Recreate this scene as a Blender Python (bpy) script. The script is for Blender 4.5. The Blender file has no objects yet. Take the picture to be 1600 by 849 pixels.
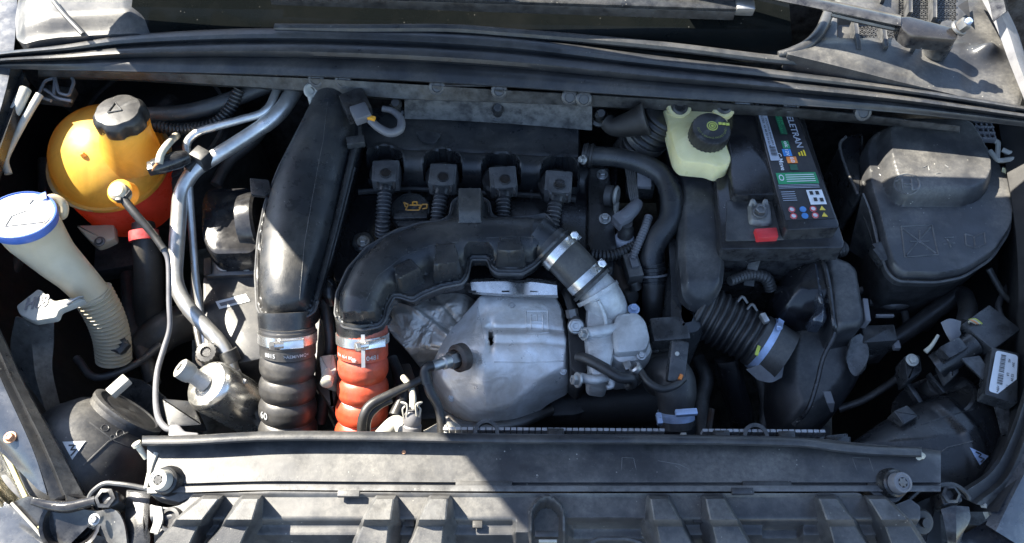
import bpy, bmesh, math, random
import numpy as np
from mathutils import Vector, Matrix
from mathutils.bvhtree import BVHTree
random.seed(7)
rad = math.radians
scene = bpy.context.scene
COL = scene.collection

# ------------------------------------------------------------------ camera, sky, sun, exposure
F_PX, DIST, PITCH = 1331.0, 1.25, 58.0          # focal length in photo pixels, metres to the engine, degrees below horizon
AIM = Vector((0.0, 0.0, -0.05))
FW = Vector((0, math.cos(rad(PITCH)), -math.sin(rad(PITCH))))
UP = Vector((0, math.sin(rad(PITCH)), math.cos(rad(PITCH))))
CAM = AIM - FW * DIST
cd = bpy.data.cameras.new('camera')
cd.sensor_width = 36.0
cd.lens = 36.0 * F_PX / 1600.0
cd.clip_start = 0.05
cd.clip_end = 500.0
cam = bpy.data.objects.new('camera', cd)
cam.location = CAM
cam.rotation_euler = (rad(90 - PITCH), 0, 0)
COL.objects.link(cam)
scene.camera = cam

SUN_TO = Vector((-0.80, 0.46, 1.0)).normalized()   # towards the sun: left of the car and behind the windscreen
world = bpy.data.worlds.new('World')
scene.world = world
world.use_nodes = True
wn = world.node_tree.nodes
sky = wn.new('ShaderNodeTexSky')
sky.sky_type = 'NISHITA'
sky.sun_disc = False
sky.sun_elevation = math.asin(SUN_TO.z)
sky.sun_rotation = math.atan2(SUN_TO.x, SUN_TO.y)
sky.dust_density = 0.6
world.node_tree.links.new(sky.outputs[0], wn['Background'].inputs[0])
wn['Background'].inputs[1].default_value = 0.10
sd = bpy.data.lights.new('sun', 'SUN')
sd.energy = 5.0
sd.angle = rad(0.5)
sd.color = (1.0, 0.93, 0.80)
sun = bpy.data.objects.new('sun', sd)
sun.rotation_euler = (-SUN_TO).to_track_quat('-Z', 'Y').to_euler()
sun.location = SUN_TO * 5
COL.objects.link(sun)
scene.view_settings.view_transform = 'Standard'
scene.view_settings.look = 'None'
scene.view_settings.gamma = 1.0
scene.view_settings.exposure = 2.25

# ------------------------------------------------------------------ helpers: photo point + height -> place in the world
def W(px, py, z):
    r = FW + Vector((1, 0, 0)) * ((px - 800.0) / F_PX) + UP * ((424.5 - py) / F_PX)
    return CAM + r * ((z - CAM.z) / r.z)

def Wv(px, py, z):
    px = np.asarray(px, float); py = np.asarray(py, float)
    a = (px - 800.0) / F_PX; b = (424.5 - py) / F_PX
    ry = FW.y + UP.y * b; rz = FW.z + UP.z * b
    t = (z - CAM.z) / rz
    return np.stack([CAM.x + a * t, CAM.y + ry * t, CAM.z + rz * t + 0 * a], -1)

def SC(p):                                           # metres per photo pixel at a place
    return (Vector(p) - CAM).dot(FW) / F_PX

def surf(z):
    return lambda px, py: W(px, py, z)

def plane(P, N):
    P, N = Vector(P), Vector(N)
    def f(px, py):
        r = FW + Vector((1, 0, 0)) * ((px - 800.0) / F_PX) + UP * ((424.5 - py) / F_PX)
        return CAM + r * ((P - CAM).dot(N) / r.dot(N))
    return f

# ------------------------------------------------------------------ objects
WP = {}
def tag(o, label=None, cat=None, group=None, kind=None):
    if label: o['label'] = label
    if cat: o['category'] = cat
    if group: o['group'] = group
    if kind: o['kind'] = kind
    return o

def thing(name, label, cat, loc, group=None):
    o = bpy.data.objects.new(name, None)
    o.empty_display_size = 0.03
    COL.objects.link(o)
    o.location = loc
    WP[o.name] = Vector(loc)
    return tag(o, label, cat, group)

def put(name, bm, mat, parent=None, sharp=38, label=None, kind=None):
    me = bpy.data.meshes.new(name)
    bmesh.ops.remove_doubles(bm, verts=bm.verts, dist=1e-6)
    bm.to_mesh(me); bm.free()
    n = len(me.vertices)
    co = np.empty(n * 3); me.vertices.foreach_get('co', co); co = co.reshape(-1, 3)
    c = (co.min(0) + co.max(0)) / 2
    if parent is None: c[2] = co[:, 2].min()
    co -= c
    me.vertices.foreach_set('co', co.ravel())
    me.materials.append(mat)
    me.shade_smooth()
    me.set_sharp_from_angle(angle=rad(sharp))
    me.update()
    o = bpy.data.objects.new(name, me)
    COL.objects.link(o)
    c = Vector(c)
    WP[o.name] = c
    if parent is not None:
        o.parent = parent
        o.location = c - WP[parent.name]
    else:
        o.location = c
    return tag(o, label=label, kind=kind)

def copy_tree(o, parent=None):
    c = o.copy(); COL.objects.link(c)
    if parent is not None: c.parent = parent
    WP[c.name] = WP[o.name].copy()
    for ch in list(o.children): copy_tree(ch, c)
    return c

def shifted(o, delta, label):
    c = copy_tree(o)
    c.location = Vector(c.location) + delta
    c['label'] = label
    return c

# ------------------------------------------------------------------ shapes
def newbm(): return bmesh.new()

def frames(P):
    T = []
    n = len(P)
    for i in range(n):
        a = P[max(i - 1, 0)]; b = P[min(i + 1, n - 1)]
        T.append((b - a).normalized())
    ref = Vector((0, 0, 1)) if abs(T[0].z) < 0.9 else Vector((0, 1, 0))
    N = [(ref - T[0] * ref.dot(T[0])).normalized()]
    for i in range(1, n):
        v = N[-1] - T[i] * N[-1].dot(T[i])
        N.append(v.normalized())
    return T, N, [T[i].cross(N[i]) for i in range(n)]

def smooth_path(pts, n=6):
    P = [Vector(p) for p, r in pts]; Rr = [r for p, r in pts]
    out = []
    m = len(P)
    for i in range(m - 1):
        p0 = P[i - 1] if i > 0 else P[0] * 2 - P[1]
        p3 = P[i + 2] if i + 2 < m else P[-1] * 2 - P[-2]
        p1, p2 = P[i], P[i + 1]
        for k in range(n):
            t = k / n
            q = 0.5 * ((2 * p1) + (p2 - p0) * t + (2 * p0 - 5 * p1 + 4 * p2 - p3) * t * t + (3 * p1 - p0 - 3 * p2 + p3) * t ** 3)
            out.append((q, Rr[i] + (Rr[i + 1] - Rr[i]) * t))
    out.append((P[-1], Rr[-1]))
    return out

def fillet_path(pts, rb=0.02, n=6):
    out = [(Vector(pts[0][0]), pts[0][1])]
    for i in range(1, len(pts) - 1):
        p, r = Vector(pts[i][0]), pts[i][1]
        a, b = Vector(pts[i - 1][0]), Vector(pts[i + 1][0])
        da, db = (a - p), (b - p)
        k = min(rb, da.length * 0.45, db.length * 0.45)
        A, B = p + da.normalized() * k, p + db.normalized() * k
        for j in range(n + 1):
            t = j / n
            out.append((A * (1 - t) ** 2 + p * 2 * t * (1 - t) + B * t * t, r))
    out.append((Vector(pts[-1][0]), pts[-1][1]))
    return out

def resample(path, ds):
    L = [0.0]
    for i in range(1, len(path)): L.append(L[-1] + (path[i][0] - path[i - 1][0]).length)
    n = max(2, int(L[-1] / ds))
    out = []; j = 0
    for k in range(n + 1):
        s = L[-1] * k / n
        while j < len(L) - 2 and L[j + 1] < s: j += 1
        t = (s - L[j]) / max(L[j + 1] - L[j], 1e-9)
        out.append((path[j][0].lerp(path[j + 1][0], t), path[j][1] + (path[j + 1][1] - path[j][1]) * t))
    return out

def tube(path, bm=None, seg=16, rmod=None, ds=None, cap=True, wall=0.0):
    bm = bm or newbm()
    if ds: path = resample(path, ds)
    P = [p for p, r in path]
    T, N, B = frames(P)
    s = 0; rings = []
    for i, (p, r) in enumerate(path):
        if i: s += (P[i] - P[i - 1]).length
        rr = rmod(s, r) if rmod else r
        rings.append([bm.verts.new(p + (N[i] * math.cos(2 * math.pi * k / seg) + B[i] * math.sin(2 * math.pi * k / seg)) * rr) for k in range(seg)])
    for a, b in zip(rings, rings[1:]):
        for k in range(seg):
            bm.faces.new((a[k], a[(k + 1) % seg], b[(k + 1) % seg], b[k]))
    if cap:
        bm.faces.new(rings[0][::-1]); bm.faces.new(rings[-1])
    return bm

def PT(lst):                                         # (px, py, z, radius in px) -> (place, radius)
    out = []
    for px, py, z, r in lst:
        p = W(px, py, z); out.append((p, r * SC(p)))
    return out

def pipe(lst, bm=None, seg=14, n=6, **k): return tube(smooth_path(PT(lst), n), bm, seg, **k)
def bent(lst, bm=None, seg=14, rb=0.02, **k): return tube(fillet_path(PT(lst), rb), bm, seg, **k)

def corr(pitch, depth):                              # corrugated conduit
    return lambda s, r: r * (1 - depth * (0.5 + 0.5 * math.cos(2 * math.pi * s / pitch)) ** 1.5)

def conduit(lst, pitch=0.006, depth=0.18, seg=12, bm=None):
    return tube(smooth_path(PT(lst), 8), bm, seg, rmod=corr(pitch, depth), ds=pitch / 5)

def lathe(P, axis, prof, seg=24, bm=None, lobes=None, ref=None, start=0.0, ends=True):
    bm = bm or newbm()
    A = Vector(axis).normalized()
    ref = Vector(ref) if ref is not None else (Vector((1, 0, 0)) if abs(A.x) < 0.9 else Vector((0, 1, 0)))
    X = (ref - A * ref.dot(A)).normalized(); Y = A.cross(X)
    rings = []
    for r, h in prof:
        ring = []
        for k in range(seg):
            t = 2 * math.pi * k / seg + start
            q = r * (lobes(t, h) if lobes else 1.0)
            ring.append(bm.verts.new(Vector(P) + A * h + (X * math.cos(t) + Y * math.sin(t)) * q))
        rings.append(ring)
    for a, b in zip(rings, rings[1:]):
        for k in range(seg):
            bm.faces.new((a[k], a[(k + 1) % seg], b[(k + 1) % seg], b[k]))
    if ends and prof[0][0] > 1e-5: bm.faces.new(rings[0][::-1])
    if ends and prof[-1][0] > 1e-5: bm.faces.new(rings[-1])
    return bm

def ring(P, axis, r0, r1, w, seg=36, bm=None):        # a band of thickness r0..r1 and width w centred on P
    return lathe(P, axis, [(r0, -w / 2), (r1, -w / 2 + w * .08), (r1 * 1.004, 0), (r1, w / 2 - w * .08), (r0, w / 2), (r0, -w / 2)], seg, bm) if False else \
        _ring(P, axis, r0, r1, w, seg, bm)

def _ring(P, axis, r0, r1, w, seg, bm):
    bm = bm or newbm()
    A = Vector(axis).normalized()
    ref = Vector((1, 0, 0)) if abs(A.x) < 0.9 else Vector((0, 1, 0))
    X = (ref - A * ref.dot(A)).normalized(); Y = A.cross(X)
    prof = [(r0, -w / 2), (r1, -w / 2), (r1, w / 2), (r0, w / 2)]
    R_ = []
    for r, h in prof:
        R_.append([bm.verts.new(Vector(P) + A * h + (X * math.cos(2 * math.pi * k / seg) + Y * math.sin(2 * math.pi * k / seg)) * r) for k in range(seg)])
    for i in range(4):
        a, b = R_[i], R_[(i + 1) % 4]
        for k in range(seg): bm.faces.new((a[k], a[(k + 1) % seg], b[(k + 1) % seg], b[k]))
    return bm

def obox(c, X, Y, Z, bm=None, bev=0.15):              # box from half-vectors, its edges chamfered
    bm = bm or newbm()
    c, X, Y, Z = Vector(c), Vector(X), Vector(Y), Vector(Z)
    b = bev * min(X.length, Y.length, Z.length)
    tmp = bmesh.new()
    bmesh.ops.create_cube(tmp, size=2)
    m = Matrix((X, Y, Z)).transposed()
    for v in tmp.verts: v.co = m @ v.co
    if b > 0:
        bmesh.ops.bevel(tmp, geom=list(tmp.edges), offset=b, segments=2, affect='EDGES', profile=0.5)
    bmesh.ops.translate(tmp, verts=tmp.verts, vec=c)
    me = bpy.data.meshes.new('tmp'); bmesh.ops.recalc_face_normals(tmp, faces=tmp.faces); tmp.to_mesh(me); tmp.free()
    bm.from_mesh(me); bpy.data.meshes.remove(me)
    return bm

def bxw(px, py, z, w, h, d, rot=0, bm=None, bev=0.2):    # upright block: its centre's photo place and height, size in px, turned about z
    c = W(px, py, z); s = SC(c)
    ca, sa = math.cos(rad(rot)), math.sin(rad(rot))
    return obox(c, Vector((ca, sa, 0)) * w * s / 2, Vector((-sa, ca, 0)) * h * s / 2, Vector((0, 0, d * s / 2)), bm, bev)

def round_poly(pts, r, n=4):
    out = []
    m = len(pts)
    for i in range(m):
        p = np.array(pts[i][:2], float); a = np.array(pts[i - 1][:2], float); b = np.array(pts[(i + 1) % m][:2], float)
        la, lb = np.linalg.norm(a - p), np.linalg.norm(b - p)
        k = min(r, la * 0.42, lb * 0.42)
        A, B = p + (a - p) / la * k, p + (b - p) / lb * k
        for j in range(n + 1):
            t = j / n
            out.append(tuple(A * (1 - t) ** 2 + p * 2 * t * (1 - t) + B * t * t))
    return out

def inset_xy(P, d):                                  # P: list of Vectors, moved inwards in plan
    m = len(P)
    area = sum(P[i].x * P[(i + 1) % m].y - P[(i + 1) % m].x * P[i].y for i in range(m))
    s = 1 if area > 0 else -1
    out = []
    for i in range(m):
        e1 = (P[i] - P[i - 1]).xy; e2 = (P[(i + 1) % m] - P[i]).xy
        if e1.length < 1e-9: e1 = e2
        if e2.length < 1e-9: e2 = e1
        n1 = Vector((-e1.y, e1.x)).normalized(); n2 = Vector((-e2.y, e2.x)).normalized()
        n = (n1 + n2)
        n = n / max(n.length_squared / 2, 0.5)
        out.append(Vector((P[i].x + s * n.x * d, P[i].y + s * n.y * d, P[i].z)))
    return out

def prism(outline, zt, zb, bev=0.003, fil=4, bm=None, flare=0.0, n=4):
    """outline: photo points of the top face's rim (optional own height); vertical walls down to zb"""
    bm = bm or newbm()
    if len(outline[0]) == 3:
        base = [W(*p) for p in outline]
    else:
        pts = round_poly(outline, fil, n) if fil else outline
        base = [W(p[0], p[1], zt) for p in pts]
    rr = []
    low = inset_xy(base, -flare) if flare else base
    rr.append([Vector((p.x, p.y, zb)) for p in low])
    rr.append([p - Vector((0, 0, bev)) for p in base])
    if bev > 0:
        rr.append([p - Vector((0, 0, bev * .3)) for p in inset_xy(base, bev * .3)])
        rr.append(inset_xy(base, bev))
    V = [[bm.verts.new(p) for p in r] for r in rr]
    m = len(base)
    for a, b in zip(V, V[1:]):
        for k in range(m):
            bm.faces.new((a[k], a[(k + 1) % m], b[(k + 1) % m], b[k]))
    bm.faces.new(V[-1]); bm.faces.new(V[0][::-1])
    bmesh.ops.recalc_face_normals(bm, faces=bm.faces)
    return bm

def poly_dist(px, py, poly):
    """signed distance in px (positive inside) and nearest rim point"""
    px = px.ravel(); py = py.ravel()
    best = np.full(px.shape, 1e9); nx = np.zeros_like(px); ny = np.zeros_like(py)
    inside = np.zeros(px.shape, bool)
    m = len(poly)
    for i in range(m):
        x1, y1 = poly[i][:2]; x2, y2 = poly[(i + 1) % m][:2]
        dx, dy = x2 - x1, y2 - y1
        L = dx * dx + dy * dy + 1e-12
        t = np.clip(((px - x1) * dx + (py - y1) * dy) / L, 0, 1)
        qx, qy = x1 + t * dx, y1 + t * dy
        d = np.hypot(px - qx, py - qy)
        k = d < best
        best[k] = d[k]; nx[k] = qx[k]; ny[k] = qy[k]
        if abs(dy) > 1e-12:
            c = ((y1 > py) != (y2 > py)) & (px < dx * (py - y1) / dy + x1)
            inside ^= c
    return np.where(inside, best, -best), nx, ny

def line_dist(px, py, pts):
    """distance to a polyline and fraction of its length"""
    best = np.full(px.shape, 1e9); fr = np.zeros(px.shape)
    Ls = [math.hypot(pts[i + 1][0] - pts[i][0], pts[i + 1][1] - pts[i][1]) for i in range(len(pts) - 1)]
    tot = sum(Ls); acc = 0
    for i in range(len(pts) - 1):
        x1, y1 = pts[i][:2]; x2, y2 = pts[i + 1][:2]
        dx, dy = x2 - x1, y2 - y1
        t = np.clip(((px - x1) * dx + (py - y1) * dy) / (dx * dx + dy * dy + 1e-12), 0, 1)
        d = np.hypot(px - x1 - t * dx, py - y1 - t * dy)
        k = d < best
        best[k] = d[k]; fr[k] = (acc + t[k] * Ls[i]) / tot
        acc += Ls[i]
    return best, fr

def sstep(a, b, x):
    t = np.clip((x - a) / (b - a), 0, 1)
    return t * t * (3 - 2 * t)

def puff(outline, zbase, hfun, step=3.0, skirt=0.012, fil=5, bm=None, holes=()):
    """moulded shell: grid inside the outline, raised by hfun(px, py, distance from rim) metres over zbase(px, py)"""
    bm = bm or newbm()
    poly = round_poly(outline, fil, 4) if fil else outline
    xs = [p[0] for p in poly]; ys = [p[1] for p in poly]
    gx = np.arange(min(xs) - step, max(xs) + 2 * step, step); gy = np.arange(min(ys) - step, max(ys) + 2 * step, step)
    X, Y = np.meshgrid(gx, gy)
    D, NX, NY = poly_dist(X, Y, poly)
    D = D.reshape(X.shape); NX = NX.reshape(X.shape); NY = NY.reshape(X.shape)
    near = (np.abs(D) < step * 0.42)
    ins = (D > 0) | near
    snap = (D <= 0) | near
    X = np.where(snap, NX, X); Y = np.where(snap, NY, Y); Dd = np.where(snap, 0, np.maximum(D, 0))
    keep = np.ones((len(gy) - 1, len(gx) - 1), bool)
    strict = D > step * 0.42
    any_in = strict[:-1, :-1] | strict[1:, :-1] | strict[:-1, 1:] | strict[1:, 1:]
    keep &= any_in
    for (hx, hy, hr) in holes:
        cx = (gx[:-1] + gx[1:]) / 2; cy = (gy[:-1] + gy[1:]) / 2
        CX, CY = np.meshgrid(cx, cy)
        keep &= np.hypot(CX - hx, CY - hy) > hr
    zb = zbase(X, Y) if callable(zbase) else np.full(X.shape, zbase)
    P = Wv(X, Y, zb)
    P[..., 2] += hfun(X, Y, Dd)
    vid = {}
    def V(i, j):
        if (i, j) not in vid: vid[(i, j)] = bm.verts.new(P[i, j])
        return vid[(i, j)]
    for i, j in zip(*np.nonzero(keep)):
        q = [V(i, j), V(i, j + 1), V(i + 1, j + 1), V(i + 1, j)]
        try: bm.faces.new(q)
        except ValueError: pass
    bmesh.ops.remove_doubles(bm, verts=bm.verts, dist=1e-5)
    bmesh.ops.dissolve_degenerate(bm, dist=1e-5, edges=bm.edges)
    bmesh.ops.recalc_face_normals(bm, faces=bm.faces)
    if sum(f.normal.z * f.calc_area() for f in bm.faces) < 0:
        bmesh.ops.reverse_faces(bm, faces=bm.faces)
    if skirt:
        be = [e for e in bm.edges if e.is_boundary]
        r = bmesh.ops.extrude_edge_only(bm, edges=be)
        for v in r['geom']:
            if isinstance(v, bmesh.types.BMVert): v.co.z -= skirt
        bmesh.ops.recalc_face_normals(bm, faces=bm.faces)
    return bm

def decal(poly, sf, lift=0.0006, bm=None):
    bm = bm or newbm()
    v = []
    for p in poly:
        q = sf(p[0], p[1]); v.append(bm.verts.new(q + (CAM - q).normalized() * 0 + Vector((0, 0, lift))))
    f = bm.faces.new(v); f.normal_update()
    if f.normal.z < 0: f.normal_flip()
    # a print has its own small thickness
    r = bmesh.ops.extrude_face_region(bm, geom=[f])
    return bm

def text(s, fmap, bm=None, spacing=1.0, bold=0.0):
    bm = bm or newbm()
    cu = bpy.data.curves.new('t', 'FONT'); cu.body = s
    cu.align_x = 'CENTER'; cu.align_y = 'CENTER'; cu.size = 1.0; cu.space_character = spacing
    cu.resolution_u = 3; cu.offset = bold
    ob = bpy.data.objects.new('t', cu); COL.objects.link(ob)
    dg = bpy.context.evaluated_depsgraph_get()
    me = bpy.data.meshes.new_from_object(ob.evaluated_get(dg))
    co = [fmap(v.co.x, v.co.y) for v in me.vertices]
    for v, c in zip(me.vertices, co): v.co = c
    bm.from_mesh(me)
    bpy.data.objects.remove(ob); bpy.data.meshes.remove(me); bpy.data.curves.remove(cu)
    return bm

def tmap(px, py, ux, uy, vx, vy, sf, lift=0.0008):    # text x axis = (ux, uy) photo px per unit, text up = (vx, vy)
    return lambda u, v: sf(px + u * ux + v * vx, py + u * uy + v * vy) + Vector((0, 0, lift))

def hexbolt(P, axis, r, h, bm=None, washer=1.45):
    bm = bm or newbm()
    A = Vector(axis).normalized()
    lathe(P, A, [(r * washer, 0), (r * washer, h * .22), (r * washer * .95, h * .28), (r * 1.0, h * .3)], 20, bm)
    lathe(Vector(P) + A * h * .27, A, [(r, 0), (r, h * .65), (r * .86, h * .75), (r * .5, h * .76), (r * .42, h * .6), (0.00002, h * .58)], 6, bm)
    return bm

def clamp(path, i, parent, mat, width=0.012, thick=0.0012, screw=(0, -1, 0.6), extra=0.0, name='hose_clamp', smat=None, slen=1.0):
    """band round a hose at sample i, with its worm screw on the side the vector screw points to"""
    P, r = path[i]
    T, N, B = frames([p for p, q in path])
    A = T[i]; r = r + extra
    band = put(name, _ring(P, A, r, r + thick, width, 40, None), mat, parent)
    s = Vector(screw); s = (s - A * s.dot(A)).normalized()
    t = A.cross(s)
    c = P + s * (r + thick + width * .22)
    bm = obox(c, t * width * .85 * slen, A * width * .42, s * width * .2, bev=.2)
    put('screw_housing', bm, smat or mat, band)
    bm = tube([(c + t * width * .6 * slen + s * .001, width * .36), (c + t * width * 1.35 * slen + s * .001, width * .36)], None, 12, rmod=None)
    lathe(c + t * width * 1.3 * slen + s * .001, t, [(width * .46, 0), (width * .46, width * .38), (width * .35, width * .44), (width * .2, width * .44), (width * .18, width * .3), (.00002, width * .3)], 6, bm)
    put('clamp_screw', bm, smat or mat, band)
    return band

def on(o, lift=0.0):
    """photo point -> the point of object o's surface seen there"""
    me = o.data; w = WP[o.name]
    tree = BVHTree.FromPolygons([v.co + w for v in me.vertices], [tuple(p.vertices) for p in me.polygons])
    def f(px, py):
        r = (FW + Vector((1, 0, 0)) * ((px - 800.0) / F_PX) + UP * ((424.5 - py) / F_PX)).normalized()
        h = tree.ray_cast(CAM, r)
        if h[0] is None:
            n = tree.find_nearest(W(px, py, w.z)); return n[0] + n[1] * lift
        n = h[1] if h[1].dot(r) < 0 else -h[1]
        return h[0] + n * lift
    return f

def relief(o, lines, r, m, parent, name='moulded_mark', ds=4.0, lift=0.0):
    """raised lines moulded into o along photo polylines"""
    f = on(o, lift); bm = newbm()
    for pl in lines:
        pts = []
        for a, b in zip(pl, pl[1:]):
            n = max(1, int(math.hypot(b[0] - a[0], b[1] - a[1]) / ds))
            pts += [f(a[0] + (b[0] - a[0]) * k / n, a[1] + (b[1] - a[1]) * k / n) for k in range(n)]
        pts.append(f(*pl[-1]))
        tube([(p, r) for p in pts], bm, 6)
    return put(name, bm, m, parent)

def circ(cx, cy, rx, ry, n=24): return [(cx + rx * math.cos(2 * math.pi * k / n), cy + ry * math.sin(2 * math.pi * k / n)) for k in range(n + 1)]

def sticker(o, poly, m, parent, name, lift=.0008, n=4):
    """thin print following the surface of o"""
    f = on(o, lift); bm = newbm()
    a, b, c, d = (poly + [poly[-1]])[:4] if len(poly) == 3 else poly
    V = [[bm.verts.new(f(*[(a[k] * (1 - u) + b[k] * u) * (1 - w) + (d[k] * (1 - u) + c[k] * u) * w for k in (0, 1)])) for u in np.linspace(0, 1, n + 1)] for w in np.linspace(0, 1, n + 1)]
    for i in range(n):
        for j in range(n):
            try: bm.faces.new((V[i][j], V[i][j + 1], V[i + 1][j + 1], V[i + 1][j]))
            except ValueError: pass
    bmesh.ops.remove_doubles(bm, verts=bm.verts, dist=1e-5)
    bmesh.ops.recalc_face_normals(bm, faces=bm.faces)
    if sum(fc.normal.z for fc in bm.faces) < 0: bmesh.ops.reverse_faces(bm, faces=bm.faces)
    bmesh.ops.solidify(bm, geom=list(bm.faces), thickness=.0003)
    return put(name, bm, m, parent)

# ------------------------------------------------------------------ materials
def mat(name, col, rough=.5, metal=0.0, dust=.3, dustcol=(.26, .235, .195), speck=.5, grain=.25, gscale=700.0,
        var=.25, dent=0.0, dscale=25.0, trans=0.0, sss=0.0, ssscol=None, coat=0.0, spec=.5, dirt=None, dirtamt=0.0, dirtscale=14.0, rvar=.2, glow=0.0, wear=.35):
    m = bpy.data.materials.new(name); m.use_nodes = True
    nt = m.node_tree; N = nt.nodes; L = nt.links
    b = N['Principled BSDF']
    geo = N.new('ShaderNodeNewGeometry')
    off = N.new('ShaderNodeVectorMath'); off.operation = 'ADD'
    off.inputs[1].default_value = (random.random() * 9, random.random() * 9, random.random() * 9)
    L.new(geo.outputs['Position'], off.inputs[0])
    def noise(sc, det=5, ro=.6, dist=0.0):
        n = N.new('ShaderNodeTexNoise'); n.inputs['Scale'].default_value = sc; n.inputs['Detail'].default_value = det
        n.inputs['Roughness'].default_value = ro; n.inputs['Distortion'].default_value = dist
        L.new(off.outputs[0], n.inputs['Vector']); return n.outputs['Fac']
    def rng(x, a, b_, c=0.0, d=1.0):
        r = N.new('ShaderNodeMapRange'); r.inputs[1].default_value = a; r.inputs[2].default_value = b_
        r.inputs[3].default_value = c; r.inputs[4].default_value = d; L.new(x, r.inputs[0]); return r.outputs[0]
    def mul(a, c, op='MULTIPLY'):
        q = N.new('ShaderNodeMath'); q.operation = op; q.use_clamp = False
        for k, v in ((0, a), (1, c)):
            if isinstance(v, (int, float)): q.inputs[k].default_value = v
            else: L.new(v, q.inputs[k])
        return q.outputs[0]
    def mix(f, a, c):
        q = N.new('ShaderNodeMix'); q.data_type = 'RGBA'
        if isinstance(f, (int, float)): q.inputs[0].default_value = f
        else: L.new(f, q.inputs[0])
        for k, v in ((6, a), (7, c)):
            if isinstance(v, tuple): q.inputs[k].default_value = (*v, 1)
            else: L.new(v, q.inputs[k])
        return q.outputs[2]
    big = noise(11, 6, .62)
    c = mix(rng(noise(28, 4), .3, .7), tuple(x * (1 - var) for x in col), tuple(min(x * (1 + var), 1) for x in col))
    if dirt:
        c = mix(mul(rng(noise(dirtscale, 7, .65, .6), .46, .62), dirtamt), c, dirt)
    r = rng(noise(45, 4), .3, .7, max(rough - rvar * .5, .03), min(rough + rvar * .5, 1))
    if dust > 0:
        sx = N.new('ShaderNodeSeparateXYZ'); L.new(geo.outputs['Normal'], sx.inputs[0])
        up = rng(sx.outputs[2], -.3, .9, .25, 1.0)
        d = mul(mul(rng(big, .42, .66, .05, 1.15), rng(noise(170, 6, .75), .3, .72, .25, 1)), mul(up, dust))
        d = mul(d, mul(rng(noise(420, 3, .7), .62, .74, 0, .5), dust), 'ADD')
        c = mix(d, c, dustcol)
        r = mul(r, mul(d, .35), 'ADD')
    if speck > 0:
        v = N.new('ShaderNodeTexVoronoi'); v.inputs['Scale'].default_value = 150
        L.new(off.outputs[0], v.inputs['Vector'])
        s = mul(mul(rng(v.outputs['Distance'], .10, .16, 1, 0), rng(noise(35, 3), .58, .68)), speck)
        c = mix(s, c, (.42, .40, .35))
    if wear > 0:                                     # rubbed edges
        wv = mul(mul(rng(geo.outputs['Pointiness'], .53, .62), rng(noise(60, 5, .7), .35, .6)), wear)
        c = mix(wv, c, (.20, .20, .195))
    L.new(c, b.inputs['Base Color'])
    L.new(r, b.inputs['Roughness'])
    b.inputs['Metallic'].default_value = metal
    b.inputs['Specular IOR Level'].default_value = spec
    b.inputs['Transmission Weight'].default_value = trans
    b.inputs['Coat Weight'].default_value = coat
    b.inputs['Coat Roughness'].default_value = .12
    if sss:
        b.inputs['Subsurface Weight'].default_value = sss
        b.inputs['Subsurface Radius'].default_value = ssscol or (.02, .012, .004)
        b.inputs['Subsurface Scale'].default_value = 1.0
    if glow:                                         # thin moulded wall: part of the light passes through it
        tr = N.new('ShaderNodeBsdfTranslucent'); L.new(c, tr.inputs['Color'])
        mx = N.new('ShaderNodeMixShader'); mx.inputs[0].default_value = glow
        L.new(b.outputs[0], mx.inputs[1]); L.new(tr.outputs[0], mx.inputs[2])
        L.new(mx.outputs[0], N['Material Output'].inputs['Surface'])
    if grain > 0 or dent > 0:
        bu = N.new('ShaderNodeBump'); bu.inputs['Strength'].default_value = 1.0; bu.inputs['Distance'].default_value = 1.0
        h = mul(noise(gscale, 3, .6), grain * .0006)
        if dent > 0: h = mul(h, mul(noise(dscale, 3, .5, .8), dent * .02), 'ADD')
        L.new(h, bu.inputs['Height']); L.new(bu.outputs[0], b.inputs['Normal'])
    return m

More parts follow.
